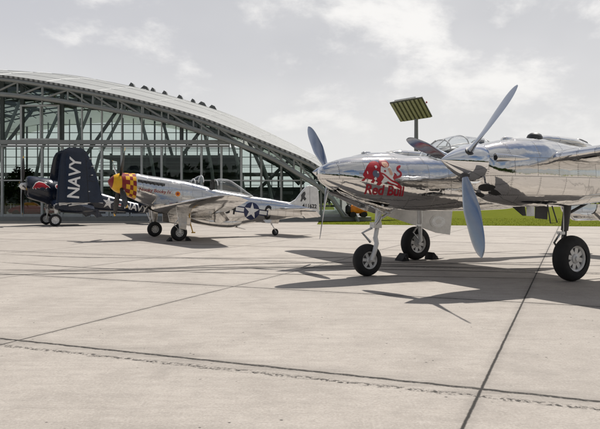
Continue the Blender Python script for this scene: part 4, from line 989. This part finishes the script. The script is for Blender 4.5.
    # fin, rudder
    fn = MB(); fn.plate([(-5.2, 1.68), (-6.05, 1.56), (-6.35, 1.72), (-6.72, 2.14), (-6.95, 2.36), (-7.10, 2.40), (-7.12, 1.15), (-6.9, 1.1)], .12, ((0, 0, 0), (1, 0, 0), (0, 0, 1))); fin = fn.build('fin', M['silver'], P, False)
    q = fin.modifiers.new('edge', 'BEVEL'); q.width = .035; q.segments = 3
    rd = MB(); rd.plate([(-7.13, 2.40), (-7.30, 2.38), (-7.52, 2.28), (-7.62, 2.15), (-7.68, 1.2), (-7.60, .82), (-7.35, .90), (-7.13, 1.1)], .09, ((0, 0, 0), (1, 0, 0), (0, 0, 1))); rud = rd.build('rudder', M['silver'], P, False)
    q = rud.modifiers.new('edge', 'BEVEL'); q.width = .03; q.segments = 3
    bvf = bvh_of(fin); bvr = bvh_of(rud); both = BVHTree.FromPolygons([(-7.9, .06, .5), (-5, .06, .5), (-5, .06, 3), (-7.9, .06, 3)], [(0, 1, 2, 3)])
    project([(text_bm('411622', .27, .006, .2, 'CENTER'), 0, 0)], both, ((-7.10, 0, 1.38), (-1, 0, -.06), (0, 0, 1)), (0, -1, 0), .004, 'lettering', [M['black']], P)
    project([(shape_mesh([(-.10, .16), (.02, .30), (.12, .34), (.16, .22), (.10, .10), (.20, -.02), (.10, -.12), (.02, -.02), (-.06, -.16), (-.14, -.14), (-.08, .02)], .3), 0, 0)], both, ((-6.72, 0, 1.76), (-1, 0, 0), (0, 0, 1)), (0, -1, 0), .004, 'fin_emblem', [M['dgrey']], P)
    # national marking and code letter on the flank
    ct = (-3.88, 0, 1.17)
    parts = [(shape_mesh(circle(0, 0, .40, 32), .07), 0, 0), (shape_mesh(star5(0, 0, .385), .07), 1, .002)]
    for s in (1, -1):
        parts += [(shape_mesh([(s*.36, .14), (s*.86, .14), (s*.86, -.14), (s*.36, -.14)], .08), 0, -.001), (shape_mesh([(s*.40, .085), (s*.80, .085), (s*.80, -.085), (s*.40, -.085)], .08), 1, .001)]
    project(parts, bv, (ct, (-1, 0, -.14), (-.14, 0, 1)), (0, -1, 0), .004, 'star_roundel', [M['sblue'], M['white']], P)
    project([(text_bm('C', .86, .03, .08), 0, 0)], bv, ((-4.72, 0, 1.07), (-.60, 0, -.09), (-.1, 0, 1)), (0, -1, 0), .004, 'code_letter', [M['black']], P)
    project([(text_bm('G4', .86, .03, .08), 0, 0)], bv, ((-2.75, 0, 1.35), (-.62, 0, -.09), (-.1, 0, 1)), (0, -1, 0), .004, 'code_letter', [M['black']], P)
    # tail wheel
    wheel(P, 'tail_wheel', (-5.26, 0, .165), .165, .12, .075, 5, 1, 'silver')
    t = MB(); t.tube([(-5.0, .0, .86), (-5.08, .0, .5)], .04, 10); t.tube([(-5.08, 0, .52), (-5.15, .085, .36), (-5.26, .085, .165)], .022, 8); t.tube([(-5.26, .085, .165), (-5.26, 0, .165)], .02, 8); t.build('tail_strut', M['steel'], P)
    for s in (1, -1): flat_door(P, [(-4.55, 0), (-5.4, 0), (-5.3, -.2), (-4.65, -.16)], .02, ((0, s*.17, .76), (1, 0, 0), (0, s*-.35, .93)), A, 'tail_gear_door')
    st = MB(); st.tube([(-.9, .42, 1.0), (-.95, .44, .62), (-1.05, .46, .26)], .025, 6); st.box((-1.07, .46, .26), (.16, .06, .05)); st.build('yellow_strap', M['yellow'], P)
    an = MB(); an.tube([(-4.6, 0, 1.76), (-4.62, 0, 2.1)], .01, 5); an.build('antenna', M['dgrey'], P)
checker_fighter()

# ------------------------------------------------------------------ navy blue fighter with folded wings
def folded_wing_fighter():
    P = thing('folded_wing_fighter', 'dark navy blue naval fighter with its wings folded upright', 'aircraft', (-16.984, 41.349, 0), 3.684)
    NV = M['navy']
    cs = [(1.52, 3.24, 1.96, .62, 2), (1.46, 3.31, 1.88, .70, 2), (1.3, 3.34, 1.80, .745, 2), (.6, 3.27, 1.58, .76, 2), (.05, 3.18, 1.40, .73, 2), (-.05, 3.14, 1.42, .70, 2)]
    cow = MB().grid(loft_rows(cs, 0, 44, .1)).build('cowling', NV, P); bc = bvh_of(cow)
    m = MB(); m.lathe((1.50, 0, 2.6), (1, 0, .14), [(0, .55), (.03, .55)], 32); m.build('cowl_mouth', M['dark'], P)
    fs = [(-.05, 3.10, 1.44, .66, 2), (-1.0, 2.92, 1.20, .64, 2.1), (-2.0, 2.66, 1.04, .60, 2.1), (-3.2, 2.30, .95, .54, 2.1), (-4.5, 1.90, .88, .44, 2), (-6.0, 1.50, .80, .30, 2), (-7.2, 1.26, .84, .16, 2), (-7.9, 1.12, .92, .04, 2)]
    fus = MB().grid(loft_rows(fs, 0, 40, .15)).build('fuselage', NV, P); bf = bvh_of(fus)
    hub = Vector((1.72, 0, 2.68)); h = MB(); h.lathe((1.46, 0, 2.62), (1, 0, .16), [(0, .24), (.14, .25), (.22, .25), (.36, .21), (.46, .12), (.50, .001)], 24); h.build('propeller_hub', M['white'], P)
    for k in range(4): blade_mesh(hub, None, 82+90*k, 1.98, .34, .07, 26, r0=.14, mats=[M['black'], M['yellow']], tipmat=True, parent=P)
    # red bull on the cowl
    bull = [(-.62, -.14), (-.50, .06), (-.36, .24), (-.10, .34), (.16, .28), (.36, .20), (.50, .06), (.66, -.04), (.78, -.20), (.66, -.16), (.52, -.14), (.44, -.26), (.30, -.12), (.06, -.10), (-.08, -.20), (-.26, -.12), (-.34, -.26), (-.44, -.12), (-.54, -.22)]
    out = [(p[0]*1.10, p[1]*1.16+.012) for p in bull]
    project([(shape_mesh(out, .1), 1, 0), (shape_mesh(bull, .1), 0, .003), (shape_mesh([(.30, .30), (.46, .34), (.60, .26), (.54, .20), (.46, .26)], .1), 1, .004)], bc, ((.74, 0, 2.66), (-.74, 0, .04), (0, 0, .80)), (0, -1, 0), .005, 'bull_emblem', [M['red'], M['white']], P)
    project([(shape_mesh(circle(0, 0, .18, 16), .08), 0, 0), (shape_mesh(circle(0, 0, .12, 14), .08), 1, .003)], bf, ((-.38, 0, 2.62), (-1, 0, -.2), (0, 0, 1)), (0, -1, 0), .005, 'small_emblem', [M['white'], M['red']], P)
    # fuselage star and word
    parts = [(shape_mesh(circle(0, 0, .50, 30), .12), 0, 0), (shape_mesh(star5(0, 0, .48), .12), 1, .002)]
    for s in (1, -1): parts += [(shape_mesh([(s*.42, .13), (s*1.0, .13), (s*1.0, -.13), (s*.42, -.13)], .12), 1, .001), (shape_mesh([(s*.44, .045), (s*1.0, .045), (s*1.0, -.045), (s*.44, -.045)], .12), 2, .003)]
    project(parts, bf, ((-3.75, 0, 1.55), (-.9, 0, -.17), (-.17, 0, 1)), (0, -1, 0), .006, 'star_roundel', [M['navy'], M['white'], M['red']], P)
    project([(text_bm('NAVY', .66, .014, .12), 0, 0)], bf, ((-5.75, 0, 1.18), (-.98, 0, -.2), (-.2, 0, 1)), (0, -1, 0), .006, 'lettering', [M['white']], P)
    # canopy and fin
    MB().grid(loft_rows([(-1.2, 2.88, 2.7, .1, 2), (-1.7, 3.35, 2.6, .34, 2), (-2.4, 3.35, 2.5, .36, 2), (-3.2, 2.4, 2.2, .1, 2)], 0, 24, .15)).build('canopy', M['canopy'], P)
    fn = MB(); fn.plate([(-5.9, 1.45), (-6.5, 2.3), (-6.9, 2.75), (-7.4, 2.8), (-7.7, 2.3), (-7.8, 1.0), (-7.2, 1.1)], .1, ((0, 0, 0), (1, 0, 0), (0, 0, 1))); fn.build('fin', NV, P, False)
    for s in (1, -1):
        st = [(s*.1, -6.0, 1.3, 1.40, .1, 8), (s*2.2, -6.3, .8, 1.42, .1, 8)]; MB().grid(wing_rows(round_tip(st, s, 4, .25), 10)).build('tailplane', NV, P)
        # inverted-gull stub and the folded outer panel
        st = [(s*.4, .15, 2.9, 1.72, .17, 6), (s*1.2, .12, 2.8, 1.36, .17, 6), (s*1.85, .08, 2.7, 1.22, .17, 6), (s*2.05, .06, 2.6, 1.32, .17, 6)]
        MB().grid(wing_rows(st, 12)).build('wing_stub', NV, P)
        out = [(-.02, 1.55), (-.10, 2.4), (-.27, 3.9), (-.42, 4.75), (-.60, 5.08), (-.85, 5.24), (-1.15, 5.30), (-1.6, 5.30), (-1.86, 5.20), (-2.06, 4.98), (-2.36, 4.35), (-2.66, 3.35), (-2.88, 2.4), (-3.08, 1.60)]
        rows = []
        for i in range(20):            # airfoil-thick panel, root at the fold
            z = 1.55+3.7*(i/19); xl = None
            def edge(side):
                pts = out[:7] if side == 0 else out[:6:-1]
                for q in range(len(pts)-1):
                    if pts[q][1] <= z <= pts[q+1][1]: u = (z-pts[q][1])/(pts[q+1][1]-pts[q][1]); return pts[q][0]*(1-u)+pts[q+1][0]*u
                return pts[-1][0] if z > pts[-1][1] else pts[0][0]
            a, b = edge(0), edge(1); c = a-b; yo = s*(2.05-.62*(i/19)**1.1); t = .15-.05*i/19
            if i == 19: t = .03
            rows.append([(a-u*c, yo+s*w*c, z) for u, w in airfoil(12, t)])
        pn = MB().grid(rows).build('folded_wing_panel', NV, P)
        if s > 0:
            bp = bvh_of(pn)
            project([(text_bm('NAVY', 1.02, .02, .2, 'CENTER', 0, 1.02), 0, 0)], bp, ((-1.22, 0, 3.18), (-.10, 0, 1.0), (1.02, 0, .10)), (0, -1, 0), .006, 'lettering', [M['white']], P)
            for pts in ([(-2.06, 1.6), (-2.00, 4.95), (-1.965, 4.95), (-2.02, 1.6)], [(-2.02, 3.05), (-2.78, 2.98), (-2.78, 2.94), (-2.02, 3.01)], [(-.62, 1.7), (-.66, 4.9), (-.64, 4.9), (-.60, 1.7)]):
                project([(shape_mesh(pts, .2), 0, 0)], bp, ((0, 0, 0), (1, 0, 0), (0, 0, 1)), (0, -1, 0), .004, 'panel_gap', [M['black']], P)
            q = MB()
            for x, z in ((-2.2, 4.5), (-2.35, 4.0), (-2.3, 3.4), (-2.1, 2.3)): q.box((x, 2.02-.1, z), (.10, .36, .05))
            q.build('hinge_brackets', M['silver'], pn, False)
        # hinge fittings, hanging flaps, gear
        q = MB(); q.box((-.45, s*2.0, 1.50), (.5, .2, .2)); q.box((-1.5, s*2.0, 1.50), (1.0, .18, .16)); q.tube([(-.2, s*2.06, 1.4), (-1.3, s*2.1, 1.62)], .05, 8); q.tube([(-.8, s*2.08, 1.35), (-2.2, s*2.1, 1.58)], .045, 8); q.build('fold_hinge', M['silver'], P)
        flat_door(P, [(-.9, 1.28), (-2.75, 1.10), (-3.05, .62), (-2.65, .52), (-2.45, .74), (-.95, .86)], .07, ((0, s*1.75, 0), (1, 0, 0), (0, 0, 1)), NV, 'flap')
        yw = s*1.85; wheel(P, 'main_wheel', (0, yw, .405), .405, .24, .24, 10, s, 'white')
        q = MB(); q.tube([(-.12, yw-s*.16, 1.5), (-.05, yw-s*.16, .8)], .07, 12); q.tube([(-.05, yw-s*.16, .82), (0, yw-s*.16, .405)], .045, 12); q.tube([(0, yw-s*.16, .405), (0, yw, .405)], .04, 10); q.tube([(-.08, yw-s*.16, 1.0), (-.9, yw-s*.16, 1.35)], .035, 8); q.build('main_strut', M['silver'], P)
        flat_door(P, [(-.2, 1.45), (.1, 1.42), (.04, .85), (-.16, .88)], .03, ((0, yw+s*.0, 0), (1, 0, 0), (0, 0, 1)), M['silver'])
    wheel(P, 'tail_wheel', (-6.9, 0, .15), .15, .1, .07, 5, 1, 'silver'); q = MB(); q.tube([(-6.6, 0, .9), (-6.75, 0, .5), (-6.9, .07, .15)], .04, 8); q.build('tail_strut', M['steel'], P)
folded_wing_fighter()

# ------------------------------------------------------------------ small things on the ground
def chock(label, pose, x, y, sgn, group, k=1.0):
    X, Y, th = pose; c, s = cos(th), sin(th)
    o = thing('wheel_chock', label, 'wheel chock', (X+c*x-s*y, Y+s*x+c*y, 0), th, group)
    m = MB(); m.plate([(-.02*sgn*k, .001), (.22*sgn*k, .001), (.20*sgn*k, .05*k), (.06*sgn*k, .20*k), (.02*sgn*k, .20*k)], .34*k, ((0, 0, 0), (1, 0, 0), (0, 0, 1))); b = m.build('wedge', M['rubber'], o, False)
    q = b.modifiers.new('edge', 'BEVEL'); q.width = .012; q.segments = 2
    m = MB(); m.tube([(.10*sgn*k, .17*k, .12*k), (.14*sgn*k, .22*k, .1*k), (.10*sgn*k, .17*k, .06*k)], .012, 6); m.build('rope_handle', M['dgrey'], o)
P38 = (4.273, 14.325, math.radians(206.46)); P51 = (-5.781, 26.215, 3.645)
chock('black rubber chock at the nose side of the far wheel of the twin-boom fighter', P38, .40, -2.45, 1, 'chocks of the twin-boom fighter')
chock('black rubber chock at the tail side of the far wheel of the twin-boom fighter', P38, -.40, -2.45, -1, 'chocks of the twin-boom fighter')
chock('black chock at the nose side of the near wheel of the checkered fighter', P51, .31, 1.8, 1, 'chocks of the checkered fighter', .8)
chock('black chock at the tail side of the near wheel of the checkered fighter', P51, -.31, 1.8, -1, 'chocks of the checkered fighter', .8)
def orange_tractor():
    r = thing('tow_tractor', 'small orange and black tow tractor beyond the grass by the hangar arch foot', 'tractor', (4.82, 50.85, 0.34), math.radians(8))
    r.scale = (.78, .68, .66)
    b = MB(); b.grid(loft_rows([(1.0, 1.35, .55, .45, 3), (.8, 1.52, .45, .62, 3.2), (-.6, 1.58, .45, .65, 3.2), (-.95, 1.3, .5, .5, 3)], 0, 24, .2)); b.build('body', M['orange'], r)
    g = MB(); g.grid(loft_rows([(-.8, 1.45, .4, .5, 3), (-1.05, 1.6, .35, .68, 3.2), (-1.25, 1.4, .45, .5, 3)], 0, 24, .1)); g.build('black_guard', M['black'], r)
    c = MB(); c.grid(loft_rows([(.35, 1.55, 1.4, .4, 3), (.2, 1.85, 1.4, .48, 3), (-.5, 1.85, 1.4, .48, 3), (-.6, 1.5, 1.4, .4, 3)], 0, 20, .1)); c.build('cab', M['dgrey'], r)
    for x in (-.6, .62):
        for s in (-1, 1): w = MB(); w.lathe((x, s*.55-.1, .34), (0, 1, 0), [(0, .2), (.02, .34), (.18, .34), (.2, .2)], 20); w.build('wheel', M['rubber'], r)
orange_tractor()
